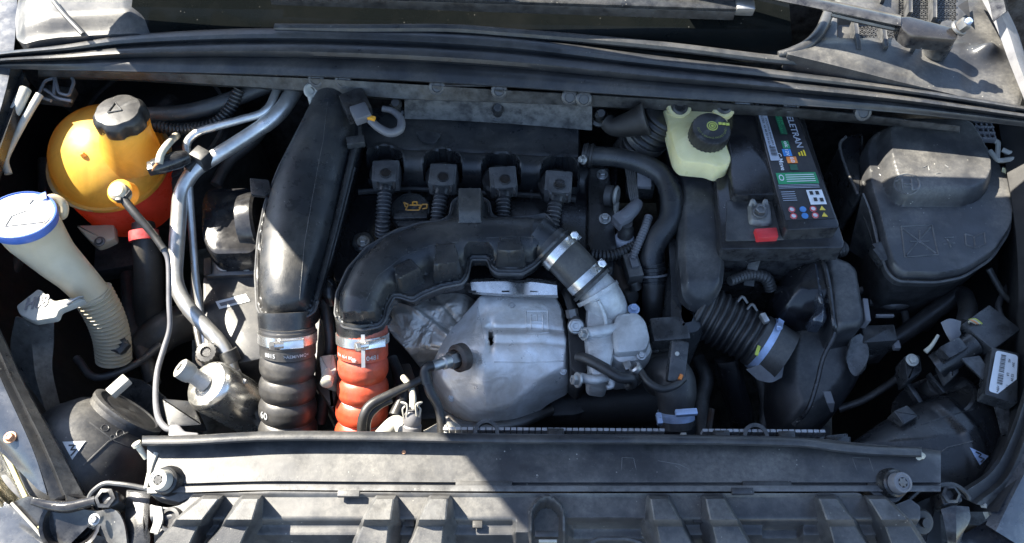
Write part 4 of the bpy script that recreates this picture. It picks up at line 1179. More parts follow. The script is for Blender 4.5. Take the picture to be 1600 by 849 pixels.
put('rim_bead', tube([(W(x, y, -.018), .0018) for x, y in round_poly(ol, 5, 4)], None, 6), M['dusty'], cdt)
put('spigot', tube(smooth_path(PT([(564, 494, -.036, 40), (565, 520, -.055, 38)]), 4), None, 30), M['plastic'], cdt)
put('outlet', tube(smooth_path(PT([(836, 366, -.012, 31), (862, 384, -.018, 30)]), 4), None, 28), M['duct'], cdt)
put('outlet_lip', _ring(W(861, 386, -.018), W(890, 412, -.03) - W(850, 372, -.012), .026, .034, .004, 36, None), M['gloss'], cdt)

rh = thing('charge_hose', 'bright red silicone charge hose with bulges and a steel clamp below the curved duct', 'hose', W(567, 600, -.2))
rp_ = resample(smooth_path(PT([(566, 508, -.048, 38), (567, 545, -.072, 39), (567, 600, -.112, 40), (565, 660, -.156, 41), (564, 720, -.20, 42)]), 8), .0016)
L2 = .044
put('hose', tube(rp_, None, 44, rmod=bulged(L2, .034, .18)), M['red'], rh)
i_cl = int(.019 / .0016)
clamp(rp_, i_cl, rh, M['chrome'], .0135, .0015, screw=(.55, -.7, .5), extra=rp_[i_cl][1] * .03, slen=1.3)
T_, N_, B_ = frames([p for p, q in rp_])
for k in range(4):
    i = int((L2 + .034 * k) / .0016)
    if i < len(rp_):
        put('wire_ring', lathe(rp_[i][0], T_[i], [(rp_[i][1] * .82, -.0016), (rp_[i][1] * .87, 0), (rp_[i][1] * .82, .0016)], 44), M['zinc'], rh)
hose_text(rp_, '0481', int(.037 / .0016), VIEW + Vector((.62, 0, 0)), .0095, rh, M['print_'], lift=.0012)
hose_text(rp_, '904 464 80', int(.037 / .0016), VIEW + Vector((-.75, 0, 0)), .0065, rh, M['print_'], lift=.0012)
def wrap(u, v, i0=int(.032 / .0016)):
    P, r = rp_[i0]; A = T_[i0]; X = (VIEW - A * VIEW.dot(A)).normalized(); Y = Vector((1, 0, 0)); t = u / r
    return P - A * v + (X * math.cos(t) + Y * math.sin(t)) * (r * 1.03 + .0004)
bm = newbm()
for u0 in (.004,):
    vs = [bm.verts.new(wrap(*q)) for q in ((u0, .030), (u0 + .005, .030), (u0 + .005, -.018), (u0, -.018))]
    bm.faces.new(vs[::-1])
bmesh.ops.solidify(bm, geom=list(bm.faces), thickness=.0005)
put('white_stripe', bm, M['print_'], rh)
bm = newbm()
for k in range(6):
    a = k * math.pi / 3
    vs = [bm.verts.new(wrap(-.006 + .0034 * math.cos(a + q), -.0075 + .0034 * math.sin(a + q))) for q in (-.35, .35)] + [bm.verts.new(wrap(-.006, -.0075))]
    bm.faces.new(vs)
put('star_mark', bm, M['print_'], rh)

# ------------------------------------------------------------------ exhaust heat shields
hsd = thing('heat_shield', 'crumpled silver exhaust heat shield in front of the engine', 'heat shield', W(770, 560, -.2))
rng_ = np.random.RandomState(4)
WV = [(rng_.uniform(.02, .075), rng_.uniform(0, 6.28), rng_.uniform(0, 6.28), rng_.uniform(.4, 1)) for _ in range(14)]
def crumple(X, Y, amp):
    h = 0
    for k, a, p, w in WV: h = h + w * np.sin((X * math.cos(a) + Y * math.sin(a)) * k + p + .8 * np.sin((X * math.sin(a) - Y * math.cos(a)) * k * .6))
    h = h / 4
    return amp * np.abs(h) ** .8 * np.sign(h)
ol = [(598, 500), (606, 478), (640, 462), (690, 452), (735, 448), (780, 448), (870, 458), (872, 500), (800, 580), (740, 640), (700, 630), (668, 584), (640, 552), (615, 526)]
put('back_plate', puff(ol, lambda X, Y: -.13 + .02 * sstep(520, 450, Y) - .07 * sstep(540, 600, Y) - .05 * sstep(720, 780, X), lambda X, Y, d: .014 * sstep(0, 40, d) + crumple(X, Y, .0055) + .006 * np.exp(-((X - 640 - (Y - 470) * .9) / 6) ** 2) * 0
         + .004 * np.exp(-(((X - 660) * .8 - (Y - 500)) / 5) ** 2) - .004 * np.exp(-(((X - 690) * 1.2 - (Y - 480)) / 5) ** 2), step=2.6, skirt=.006, fil=6), M['backshield'], hsd)
ol = [(672, 560), (700, 520), (745, 480), (770, 463), (800, 460), (846, 460), (866, 468), (884, 500), (892, 556), (891, 600), (862, 612), (836, 626), (806, 644), (770, 653), (735, 652), (708, 638), (688, 612), (672, 588)]
def hs_h(X, Y, d):
    h = .050 * np.clip(d / 11, 0, 1) ** .55 + .008 * sstep(10, 60, d)
    h -= .060 * np.clip((Y - 566) / 84, 0, 1) ** 1.6
    h -= .040 * np.clip((758 - X) / 85, 0, 1) ** 1.25
    h -= .010 * np.clip((492 - Y) / 30, 0, 1) ** 1.2
    sm = sstep(756, 766, X) * sstep(893, 886, X)
    h += .0050 * np.clip(1 - np.abs((Y - 553) / 9), 0, 1) ** .5 * sm                                        # pressed seam
    h -= .0035 * np.exp(-((Y - 540) / 2.6) ** 2) * sm
    h -= .010 * np.exp(-(((X - 768) / 4) ** 2 + ((Y - 552) / 18) ** 2))                                     # slit
    h += .003 * np.exp(-((X - 750 + (Y - 500) * .12) / 5) ** 2) * sstep(470, 490, Y) * sstep(550, 530, Y)
    h += .006 * np.exp(-(((X - 714) / 24) ** 2 + ((Y - 562) / 22) ** 2))
    h += .0022 * np.exp(-(((X - 700) * .75 + (Y - 590) * .66) / 5) ** 2) * sstep(700, 690, X)
    return h + crumple(X + 40, Y, .0014) * (1 + 2.2 * sstep(575, 620, Y) + 1.5 * sstep(740, 700, X))
fsh = put('front_shell', puff(ol, lambda X, Y: -.135 + 0 * X, hs_h, step=2.2, skirt=.02, fil=8, holes=[(768, 548, 4.2), (768, 555, 4.2), (769, 562, 3.2)]), M['shield'], hsd)
relief(fsh, [[(822, 486), (856, 486), (857, 520), (823, 521), (822, 486)], [(830, 492), (830, 515)], [(848, 492), (848, 515)], [(830, 503), (848, 503)], [(839, 492), (839, 503)], [(833, 492), (845, 492)]], .0011, M['shield'], hsd, 'pressed_emblem')
relief(fsh, [[(746, 480), (752, 510), (758, 542)]], .0008, M['shield'], hsd, 'pressed_line')
relief(fsh, [[(772, 566), (830, 567), (888, 564)]], .0009, M['shield'], hsd, 'pressed_line')
for bx, by in ((880, 580), (800, 478), (706, 622)):
    q_ = on(fsh)(bx, by); put('shield_bolt', hexbolt(q_ - Vector((0, 0, .001)), (0, -.35, 1), .0036, .005, washer=1.5), M['zinc'], hsd)
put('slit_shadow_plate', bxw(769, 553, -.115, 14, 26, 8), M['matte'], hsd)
bm = loft([[(740, 436, -.055), (790, 434, -.055), (812, 438, -.058), (830, 435, -.055), (868, 440, -.055)], [(735, 441, -.048), (790, 440, -.046), (812, 444, -.051), (830, 441, -.046), (870, 446, -.046)],
           [(737, 456, -.052), (800, 460, -.052), (830, 461, -.052), (871, 461, -.052)], [(738, 460, -.07), (800, 464, -.07), (830, 465, -.07), (872, 466, -.07)]], 40, thick=.0015)
sst = put('upper_strip', bm, M['chrome'], hsd)
for x in (738, 790, 834): put('strip_slot', bxw(x, 456, -.0515, 12, 2.5, 3), M['matte'], sst)
bm = newbm()
obox(W(760, 642, -.19), Vector((.09, 0, 0)), Vector((0, .02, 0)), Vector((0, 0, .06)), bm)
tag(put('catalyst', lathe(W(760, 600, -.21), (.2, -.2, 1), [(.08, -.16), (.085, -.05), (.08, .0), (.05, .03)], 30), M['brown']), 'dark exhaust catalyst below the silver heat shield', 'catalyst')
bm.free()

o2 = thing('oxygen_sensor', 'oxygen sensor screwed into the heat shield with a black cable', 'sensor', W(700, 570, -.08))
oa, ob_ = W(716, 560, -.066), W(672, 574, -.040)
od = (ob_ - oa).normalized()
put('boss', lathe(oa - od * .004, od, [(.020, -.006), (.020, .006), (.016, .010), (.014, .010), (.013, .002)], 26), M['brown'], o2)
put('hex', lathe(oa + od * .004, od, [(.0125, 0), (.0125, .012), (.010, .014)], 6), M['steel'], o2)
put('body', lathe(oa + od * .014, od, [(.0095, 0), (.0095, .014), (.0075, .016), (.0075, .030), (.006, .034)], 20), M['zinc'], o2)
put('boot', pipe([(676, 572, -.042, 8), (668, 574, -.040, 8), (664, 582, -.043, 8), (667, 600, -.05, 8)], seg=12), M['rubber'], o2)
put('cable', pipe([(666, 590, -.047, 7), (672, 612, -.055, 8), (684, 634, -.065, 7), (689, 655, -.07, 7), (690, 685, -.09, 7)], seg=12), M['rubber'], o2)
tag(put('sensor_cable', pipe([(664, 590, -.05, 6), (640, 602, -.05, 6), (610, 616, -.045, 7), (580, 632, -.045, 7.5), (568, 650, -.05, 7.5), (565, 676, -.07, 7.5), (566, 700, -.09, 7)], seg=12), M['rubber']), 'black cable looping in front of the red hose', 'cable')
tag(put('sensor_cable', pipe([(612, 625, -.055, 5), (590, 636, -.06, 6), (575, 655, -.065, 6), (572, 690, -.09, 6)], seg=12), M['rubber']), 'second shorter black cable end against the red hose', 'cable')
cn = thing('cable_connector', 'grey connector plug with a wire clip standing right of the red hose', 'connector', W(643, 650, -.1))
c_, d_ = W(643, 690, -.10), W(645, 632, -.06)
dd = (d_ - c_).normalized()
put('body', lathe(c_, dd, [(.013, 0), (.013, .024), (.011, .026), (.012, .028), (.012, .040), (.008, .046), (.005, .046)], 18), M['greyplug'], cn)
bm = newbm()
for sx in (-1, 1):
    fb = [(643 + sx * 12, 652, -.066, 1.6), (643 + sx * 14, 640, -.058, 1.6), (643 + sx * 10, 634, -.054, 1.6), (643 + sx * 16, 629, -.05, 1.6), (643 + sx * 7, 633, -.05, 1.6), (643 + sx * 8, 650, -.062, 1.6)]
    pipe(fb, bm, seg=6)
put('wire_clip', bm, M['pale'], cn)
put('cable', pipe([(645, 640, -.06, 5.5), (645, 620, -.055, 5.5), (641, 604, -.06, 5), (630, 590, -.08, 5)], seg=10), M['wirewhite'], cn)
tag(put('coolant_stub', pipe([(590, 690, -.12, 14), (618, 662, -.11, 13), (632, 676, -.11, 12), (640, 700, -.12, 12)], seg=14), M['pale']), 'pale pipe stub at the foot of the red hose', 'pipe')
tag(put('coolant_stub', pipe([(672, 690, -.12, 20), (700, 674, -.115, 16), (722, 690, -.12, 16)], seg=14), M['pale']), 'pale rounded pipe stub between connector plug and radiator edge', 'pipe')

# ------------------------------------------------------------------ coupling, compressor casting
cpl = thing('coupling_hose', 'short black coupling hose with two steel clamps joining duct and compressor', 'hose', W(892, 415, -.05))
cph = resample(smooth_path(PT([(858, 380, -.016, 31), (875, 395, -.02, 32), (900, 420, -.03, 32), (926, 448, -.042, 31)]), 8), .0012)
put('hose', tube(cph, None, 36), M['greyhose'], cpl)
n_ = len(cph)
clamp(cph, int(n_ * .25), cpl, M['chrome'], .0125, .0014, screw=(.8, .5, .5), slen=1.4)
clamp(cph, int(n_ * .82), cpl, M['chrome'], .0125, .0014, screw=(.8, .5, .5), slen=1.2)
put('end_bead', _ring(cph[-3][0], cph[-1][0] - cph[-4][0], .028, .0335, .005, 34, None), M['rubber'], cpl)

tc = thing('turbo_compressor', 'grey cast aluminium turbo compressor housing right of the heat shield', 'turbocharger', W(950, 530, -.15))
put('elbow', pipe([(922, 442, -.042, 30), (940, 464, -.052, 32), (950, 490, -.075, 32), (950, 530, -.11, 32), (945, 570, -.14, 34)], seg=26), M['cast'], tc)
put('web', prism([(918, 470), (936, 458), (958, 470), (962, 540), (952, 590), (922, 586), (914, 520)], -.052, -.12, .008, fil=8), M['cast'], tc)
put('actuator_housing', prism([(962, 490), (996, 486), (1010, 500), (1017, 530), (1010, 548), (962, 552), (956, 520)], -.046, -.15, .006, fil=9, n=5), M['cast'], tc)
put('housing_step', prism([(958, 522), (1012, 518), (1021, 548), (1010, 562), (968, 568), (954, 556)], -.060, -.15, .008, fil=7), M['cast'], tc)
put('housing_flange', prism([(940, 486), (962, 482), (968, 556), (944, 566)], -.064, -.14, .005, fil=5), M['cast'], tc)
put('rib', pipe([(908, 521, -.055, 9), (935, 519, -.050, 10), (962, 514, -.055, 9)], seg=14), M['cast'], tc)
put('vane_lever', pipe([(905, 590, -.06, 8), (930, 594, -.055, 8), (950, 590, -.06, 7), (956, 602, -.065, 5), (948, 606, -.065, 4)], seg=12), M['cast'], tc)
put('bolt', hexbolt(W(904, 594, -.055), (-.9, -.2, .4), .0075, .010), M['zinc'], tc)
put('bolt', hexbolt(W(914, 523, -.05), (-.8, -.2, .6), .006, .008), M['zinc'], tc)
put('bolt', hexbolt(W(990, 484, -.06), (0, .1, 1), .006, .008), M['bluesteel'], tc)
put('outlet_stub', lathe(W(1012, 544, -.095), (1, -.1, .1), [(.006, -.01), (.006, .014), (.005, .016), (.00002, .016)], 14), M['zinc'], tc)
put('seal_plate', prism([(890, 470), (908, 466), (918, 500), (918, 580), (906, 588), (892, 576), (888, 520)], -.075, -.16, .003, fil=6), M['matte'], tc)
for bx_, by_, bz_ in ((966, 480, -.058), (946, 560, -.060), (1002, 556, -.058)):
    put('flange_bolt', hexbolt(W(bx_, by_, bz_), (0, -.25, 1), .0048, .007), M['zinc'], tc)
put('clamp_plate', _ring(W(934, 459, -.046), W(945, 480, -.06) - W(922, 442, -.042), .026, .0335, .006, 34, None), M['cast'], tc)
put('casting_ridge', pipe([(934, 470, -.026, 3), (946, 500, -.046, 3), (946, 540, -.066, 3)], seg=8), M['cast'], tc)
put('lower_foot', prism([(936, 560), (960, 560), (964, 574), (954, 590), (938, 588)], -.085, -.13, .003), M['cast'], tc)
bj = thing('oil_feed_line', 'oil feed line with a shiny banjo bolt beside the heat shield', 'oil line', W(898, 490, -.08))
bl = W(900, 510, -.056)
put('banjo_bolt', hexbolt(bl, (-.1, -.45, .9), .0095, .012, washer=1.15), M['zinc'], bj)
put('banjo_eye', lathe(bl, (-.1, -.45, .9), [(.0125, -.008), (.0125, -.001), (.011, .0)], 22), M['rubber'], bj)
put('line', pipe([(899, 502, -.062, 8), (894, 484, -.062, 7), (888, 466, -.064, 7), (884, 456, -.07, 7)], seg=12), M['rubber'], bj)
put('line_nut', lathe(W(894, 490, -.06), (-.1, .5, .3), [(.009, -.006), (.009, .006)], 6), M['steel'], bj)
wg = thing('vacuum_hose', 'black vacuum hose curling below the compressor housing', 'hose', W(950, 585, -.08))
put('hose', pipe([(902, 558, -.06, 8), (918, 562, -.052, 9), (945, 576, -.046, 9), (968, 590, -.046, 9), (986, 592, -.05, 8), (990, 600, -.06, 7), (980, 604, -.07, 7)], seg=14), M['rubber'], wg)
tag(put('actuator_box', bxw(1044, 522, -.08, 58, 42, 40, 5), M['plastic']), 'small black box between compressor and intake bellows', 'box')
put_ = thing('throttle_flange', 'grey metal flange under the small black box', 'flange', W(1020, 560, -.12))
put('plate', prism([(1000, 552), (1058, 540), (1062, 560), (1010, 572)], -.11, -.14, .003), M['steel'], put_)

tag(put('sensor_cable', pipe([(578, 188, .04, 6), (592, 200, .035, 6.5), (610, 208, .03, 7), (625, 202, .03, 7), (626, 186, .03, 6), (614, 174, .03, 5), (598, 170, .03, 5)], seg=12), M['greyplug']), 'grey cable looping from the sensor on top of the wide intake duct', 'cable')
le = thing('lifting_eye', 'pale flat steel eye hanging under the weatherstrip beside the wide intake duct', 'lifting eye', W(488, 160, .02))
put('eye', lathe(W(486, 142, .035), (.5, -.5, .6), [(.006, -.0015), (.010, -.002), (.012, 0), (.010, .002), (.006, .0015), (.006, -.0015)], 22), M['pale'], le)
put('shank', pipe([(484, 150, .03, 4), (487, 162, .02, 4), (490, 174, .01, 3.5)], seg=8), M['pale'], le)
# clutter between the two hoses and behind them
tag(put('vacuum_hose', pipe([(506, 470, -.07, 9), (512, 500, -.08, 10), (516, 540, -.10, 10), (510, 600, -.14, 10), (500, 660, -.18, 10)], seg=12), M['rubber']), 'black hose in the gap between the black and red charge hoses', 'hose')
tag(put('vacuum_hose', pipe([(505, 440, -.06, 14), (514, 455, -.06, 15), (520, 474, -.075, 13)], seg=14), M['gloss']), 'short shiny black elbow between the two big air ducts', 'hose')
ck = thing('drain_cock', 'pale drain fitting between the black and red charge hoses', 'fitting', W(512, 570, -.1))
put('body', prism([(498, 556), (522, 552), (526, 578), (518, 592), (502, 588)], -.085, -.13, .004, fil=4), M['pale'], ck)
put('stem', lathe(W(512, 590, -.09), (0, -.6, .2), [(.009, -.01), (.009, .012), (.006, .014), (.00002, .014)], 14), M['wirewhite'], ck)
tag(put('heater_pipe', pipe([(860, 640, -.2, 9), (800, 664, -.17, 9), (730, 668, -.16, 10), (690, 650, -.16, 10)], seg=12), M['steel']), 'dull steel pipe in the dark under the silver heat shield', 'pipe')
tag(put('starter_cable', pipe([(612, 560, -.13, 9), (624, 590, -.13, 9), (628, 620, -.12, 9), (616, 650, -.12, 9)], seg=12), M['rubber']), 'black cable right of the red hose behind the looped cable', 'cable')
tag(put('block_bracket', prism([(610, 570), (640, 566), (652, 600), (646, 640), (618, 636)], -.15, -.22, .004), M['brown']), 'rusty bracket behind the connector plug right of the red hose', 'bracket')

for x, y, l_ in ((596, 496, 'rivet at the left corner of the silver heat shield'), (668, 466, 'rivet at the top of the silver heat shield under the curved duct')):
    tag(put('rivet', hexbolt(W(x + 8, y + 4, -.115), (0, -.2, 1), .006, .006), M['steel']), 'dull ' + l_, 'rivet')

for o_, lines in ((idt, [[(512, 160), (505, 220), (490, 300), (476, 380), (468, 470)]]), (cdt, [[(572, 470), (590, 432), (628, 402), (672, 384), (716, 378)], [(760, 372), (810, 370), (850, 372)]])):
    sh_ = [c for c in o_.children if c.name.startswith('shell')][0]
    relief(sh_, lines, .0006, M['duct'], o_, 'parting_line')

# ================================================================== CENTRE RIGHT: coolant pipe, plugs, intake box
cpz = thing('coolant_pipe', 'smooth bent black coolant pipe right of the engine cover', 'pipe', W(1010, 330, -.06))
cpp = [(920, 243, -.03, 15), (960, 246, -.026, 15), (1000, 255, -.024, 16), (1036, 276, -.026, 17), (1049, 310, -.03, 18), (1046, 345, -.04, 18), (1026, 376, -.055, 18), (1017, 404, -.07, 18), (1020, 440, -.09, 18)]
put('pipe', pipe(cpp, seg=26, n=8), M['duct'], cpz)
pth = smooth_path(PT([(910, 241, -.03, 17), (928, 244, -.03, 18)]), 4)
put('end_collar', tube(pth, None, 22, rmod=lambda s, r: r * (1.08 if int(s / .004) % 2 else .98), ds=.001), M['rubber'], cpz)
put('end_bolt', hexbolt(W(912, 250, -.022), (-.8, -.3, .5), .0055, .008), M['zinc'], cpz)
p2_ = PT([(1019, 412, -.074, 20), (1021, 445, -.094, 20)])
put('quick_coupling', tube(resample(smooth_path(p2_, 6), .001), None, 24, rmod=lambda s, r: r * (1.0 + .10 * (1 if .006 < s < .012 or .02 < s < .026 else 0))), M['plastic'], cpz)
put('coupling_wire', _ring(p2_[0][0].lerp(p2_[1][0], .55), p2_[1][0] - p2_[0][0], .0195, .0225, .003, 26, None), M['greyplug'], cpz)
put('lower_hose', pipe([(1021, 444, -.09, 18), (1020, 470, -.105, 17), (1022, 500, -.13, 17)], seg=20), M['rubber'], cpz)

wg = thing('wiring_plug', 'grey angled wiring plug standing right of the engine rail', 'plug', W(980, 350, -.08))
put('elbow', pipe([(966, 352, -.05, 11), (976, 340, -.04, 12), (990, 326, -.04, 11), (996, 318, -.045, 9)], seg=12), M['greyplug'], wg)
put('head', bxw(972, 344, -.042, 26, 22, 22, 35), M['greyplug'], wg)
put('stem', lathe(W(976, 372, -.07), (0, .2, 1), [(.012, -.02), (.012, .02), (.009, .024), (.009, .03)], 16), M['rubber'], wg)
put('collar', lathe(W(975, 378, -.075), (0, .3, 1), [(.015, -.014), (.016, .006), (.014, .010)], 18), M['silverlabel'], wg)
put('sleeve', lathe(W(976, 396, -.09), (0, .3, 1), [(.0165, -.03), (.0165, .012), (.013, .015)], 18), M['plastic'], wg)
lk = thing('lifting_eye', 'pale steel lifting eye in front of the grey plug', 'lifting eye', W(963, 310, -.07))
a0 = W(963, 306, -.05)
put('eye', lathe(a0, (.9, -.3, .2), [(.009, -.002), (.013, -.003), (.016, 0), (.013, .003), (.009, .002), (.009, -.002)], 26), M['pale'], lk)
put('disc', lathe(a0 - Vector((.010, 0, 0)), (.9, -.3, .2), [(.0165, -.006), (.0165, .004), (.013, .006), (.00002, .006)], 24), M['rubber'], lk)
put('shank', pipe([(963, 316, -.056, 5), (962, 334, -.07, 4), (958, 346, -.08, 4)], seg=8), M['pale'], lk)
mb = thing('solenoid_valve', 'black solenoid block with flat cables behind the grey plug', 'valve', W(995, 285, -.08))
put('block', bxw(1000, 278, -.055, 42, 58, 36, -4), M['plastic'], mb)
put('lid', bxw(1006, 276, -.034, 22, 44, 8, -4), M['greyplug'], mb)
for k in range(5):
    put('wire', pipe([(974 + 4 * k, 246, -.04, 2), (980 + 3 * k, 275, -.03, 2), (984 + 3 * k, 304, -.035, 2), (988 + 2 * k, 320, -.045, 2)], seg=6), M['rubber'], mb)
tag(put('wiring_conduit', conduit([(1014, 338, -.045, 7), (1008, 356, -.045, 7), (996, 384, -.05, 7), (988, 404, -.06, 7)], .0045, .22, 12), M['greyplug']), 'grey corrugated conduit dropping beside the bent black pipe', 'conduit')
tag(put('wiring_conduit', conduit([(924, 398, -.07, 9), (950, 400, -.066, 9), (972, 394, -.066, 9), (990, 384, -.07, 9)], .0055, .22, 12), M['rubber']), 'black corrugated conduit lying across below the engine rail', 'conduit')
pl = thing('wiring_plug', 'dusty dark plug on the end of the grey conduit', 'plug', W(990, 430, -.1))
put('body', bxw(988, 420, -.075, 24, 44, 26, 10), M['dusty'], pl)
put('latch', bxw(990, 408, -.060, 12, 24, 6, 10), M['greyplug'], pl)
put('tail', pipe([(990, 440, -.08, 9), (994, 452, -.09, 9)], seg=10), M['rubber'], pl)
th = thing('thermostat_housing', 'brownish thermostat housing low behind the coupling hose', 'housing', W(970, 440, -.14))
put('body', pipe([(960, 402, -.11, 17), (966, 430, -.12, 19), (978, 458, -.125, 18)], seg=18), M['brown'], th)
put('port', lathe(W(984, 462, -.115), (.4, -.6, .5), [(.012, -.02), (.012, .006), (.010, .01), (.00002, .01)], 16), M['steel'], th)
tag(put('rubber_elbow', pipe([(904, 440, -.10, 12), (896, 470, -.10, 14), (905, 490, -.12, 14)], seg=14), M['matte']), 'small dark rubber elbow behind the oil feed line', 'hose')

# ------------------------------------------------------------------ intake box and bellows
ib = thing('intake_box', 'tall dusty black air intake box left of the battery', 'air box', W(1085, 380, -.2))
def ib_h(X, Y, d):
    return .010 * sstep(0, 9, d) - .025 * sstep(436, 476, Y) ** 1.5 - .004 * sstep(1075, 1050, X)
put('body', puff([(1036, 190), (1062, 180), (1098, 240), (1114, 262), (1124, 330), (1132, 420), (1128, 452), (1112, 470), (1086, 472), (1066, 456), (1060, 400), (1062, 300), (1050, 258)], lambda X, Y: -.03 + 0 * X, ib_h, step=3, skirt=.14, fil=10), M['dusty'], ib)
put('cheek', prism([(1046, 400), (1064, 360), (1072, 470), (1110, 478), (1100, 520), (1060, 526), (1042, 500)], -.06, -.20, .02, fil=14), M['duct'], ib)
bl_ = thing('intake_bellows', 'ribbed black rubber bellows between intake box and filter housing', 'bellows', W(1145, 510, -.15))
bpth = smooth_path(PT([(1085, 482, -.085, 44), (1115, 496, -.09, 44), (1150, 514, -.095, 43), (1188, 536, -.10, 42)]), 10)
put('bellows', tube(bpth, None, 40, rmod=lambda s, r: r * (1 - .10 * (0.5 + .5 * math.cos(2 * math.pi * s / .0105)) ** 1.2), ds=.0012), M['rubber'], bl_)
cpth = resample(smooth_path(PT([(1180, 530, -.10, 43), (1206, 546, -.105, 43), (1226, 558, -.108, 42)]), 8), .0015)
put('cuff', tube(cpth, None, 36), M['greyhose'], bl_)
clamp(cpth, 9, bl_, M['bluesteel'], .010, .0014, screw=(-.1, .5, .8), slen=.9)
put('clamp_ear', bxw(1194, 498, -.055, 9, 16, 10, 20), M['zinc'], bl_)
put('paint_mark', obox(W(1184, 548, -.065), Vector((.003, .007, 0)), Vector((.0018, -.0012, 0)), Vector((0, 0, .001)), bev=.2), M['lime'], bl_)
put('tail_plate', loft([[(1166, 578, -.10), (1200, 566, -.09), (1226, 566, -.09)], [(1184, 594, -.11), (1204, 598, -.11), (1222, 590, -.11)]], 8, thick=.003), M['greyplug'], bl_)
for x, y in ((1160, 470), (1175, 482)):
    tag(put('spring_clip', pipe([(x - 8, y + 2, -.06, 2), (x, y - 6, -.055, 2.5), (x + 8, y + 4, -.06, 2)], seg=6), M['steel']), 'small wire clip behind the ribbed bellows, ' + ('left one' if x == 1160 else 'right one'), 'clip')

fh = thing('filter_housing', 'large black air filter housing right of the ribbed bellows', 'air filter', W(1290, 540, -.2))
def fh_h(X, Y, d):
    h = .05 * np.clip(d / 30, 0, 1) ** .5
    h -= .03 * sstep(520, 640, Y)
    return h
put('lower_shell', puff([(1212, 520), (1240, 508), (1300, 512), (1350, 520), (1358, 560), (1340, 600), (1310, 640), (1270, 668), (1230, 664), (1210, 620), (1204, 570)], lambda X, Y: -.15 + 0 * X, fh_h, step=3.5, skirt=.06, fil=14), M['dusty'], fh)
put('upper_dome', puff([(1200, 470), (1222, 430), (1252, 410), (1276, 402), (1292, 408), (1300, 440), (1306, 500), (1296, 518), (1240, 514), (1210, 508)], lambda X, Y: -.10 + 0 * X, lambda X, Y, d: .058 * np.clip(d / 30, 0, 1) ** .5 - .012 * sstep(1290, 1270, X) * 0, step=3, skirt=.06, fil=12), M['gloss'], fh)
put('lid', puff([(1282, 404), (1300, 402), (1326, 412), (1338, 424), (1350, 500), (1344, 514), (1306, 520), (1296, 500), (1290, 440)], lambda X, Y: -.055 + 0 * X, lambda X, Y, d: .012 * np.clip(d / 8, 0, 1) ** .6, step=3, skirt=.10, fil=6), M['dusty'], fh)
put('seam', pipe([(1268, 404, -.044, 4), (1284, 406, -.040, 4), (1294, 440, -.04, 4), (1302, 500, -.046, 4), (1304, 522, -.06, 4), (1286, 560, -.075, 4), (1276, 600, -.09, 4), (1262, 640, -.11, 4), (1240, 664, -.13, 4)], seg=8), M['gloss'], fh)
put('window_panel', puff([(1264, 412), (1278, 414), (1292, 500), (1284, 510), (1268, 508), (1264, 500), (1278, 482), (1272, 470)], lambda X, Y: -.052 + 0 * X, lambda X, Y, d: .014 * np.clip(d / 10, 0, 1) ** .5, step=2, skirt=.02, fil=3), M['paint'], fh)
put('side_flap', loft([[(1330, 530, -.085), (1346, 522, -.085), (1358, 550, -.09), (1350, 578, -.10)], [(1322, 560, -.10), (1328, 580, -.11), (1336, 588, -.115), (1344, 586, -.115)]], 10, thick=.003), M['plastic'], fh)
put('clip_rib', bxw(1350, 490, -.06, 8, 40, 26, -6), M['greyplug'], fh)
put('bracket_tab', loft([[(1286, 612, -.09), (1298, 612, -.09)], [(1292, 630, -.10), (1304, 630, -.10)], [(1298, 644, -.12), (1302, 644, -.12)]], 4, thick=.002), M['greyplug'], fh)
fb = thing('relay_box', 'small square black relay box beside the air filter housing', 'relay box', W(1380, 520, -.1))
put('box', prism([(1346, 508), (1398, 506), (1404, 532), (1350, 536)], -.085, -.16, .003, fil=4), M['plastic'], fb)
put('slot', bxw(1400, 540, -.10, 10, 14, 10), M['greyplug'], fb)
put('rail', bxw(1382, 494, -.08, 28, 4, 6), M['greyplug'], fb)
tag(put('wire_harness', conduit([(1140, 440, -.05, 8), (1170, 430, -.06, 9), (1196, 434, -.07, 10), (1204, 450, -.09, 10)], .006, .15, 12), M['greyhose']), 'thick taped harness end left of the air filter housing', 'wiring')
tag(put('wiring_conduit', conduit([(1292, 400, -.06, 14), (1304, 392, -.055, 14), (1316, 388, -.06, 14)], .006, .2, 14), M['rubber']), 'short black conduit between battery and air filter housing', 'conduit')

# thermostat hose with blue-grey clamp in front
tr_ = thing('radiator_hose', 'dirty black radiator hose elbow with a blue grey spring clamp at the radiator', 'hose', W(1055, 620, -.2))
put('hose', pipe([(1030, 588, -.11, 32), (1050, 592, -.085, 34), (1056, 614, -.09, 32), (1056, 640, -.105, 27), (1057, 668, -.12, 27)], seg=30, n=8), M['greyhose'], tr_)
tph = resample(smooth_path(PT([(1056, 632, -.10, 27), (1057, 668, -.12, 27)]), 6), .0015)
cb = put('spring_clamp', _ring(tph[10][0], tph[11][0] - tph[9][0], tph[10][1] * .97, tph[10][1] * 1.06, .012, 34, None), M['bluesteel'], tr_)
put('clamp_ear', bxw(1072, 645, -.072, 34, 10, 10, 4), M['bluesteel'], cb)
put('clamp_ear', bxw(1030, 655, -.085, 8, 18, 10, 4), M['bluesteel'], cb)
put('stub', pipe([(1057, 660, -.12, 30), (1058, 674, -.13, 30), (1060, 690, -.14, 20)], seg=24), M['plastic'], tr_)
put('lock_tab', bxw(1068, 683, -.10, 9, 12, 8), M['pale'], tr_)
ts_ = thing('temperature_sensor', 'black temperature sensor plug with a curved cable on top of the radiator hose', 'sensor', W(1058, 570, -.06))
put('plug', obox(W(1058, 566, -.045), Vector((.012, -.002, 0)), Vector((.004, .026, .012)), Vector((0, -.004, .010)), bev=.35), M['plastic'], ts_)
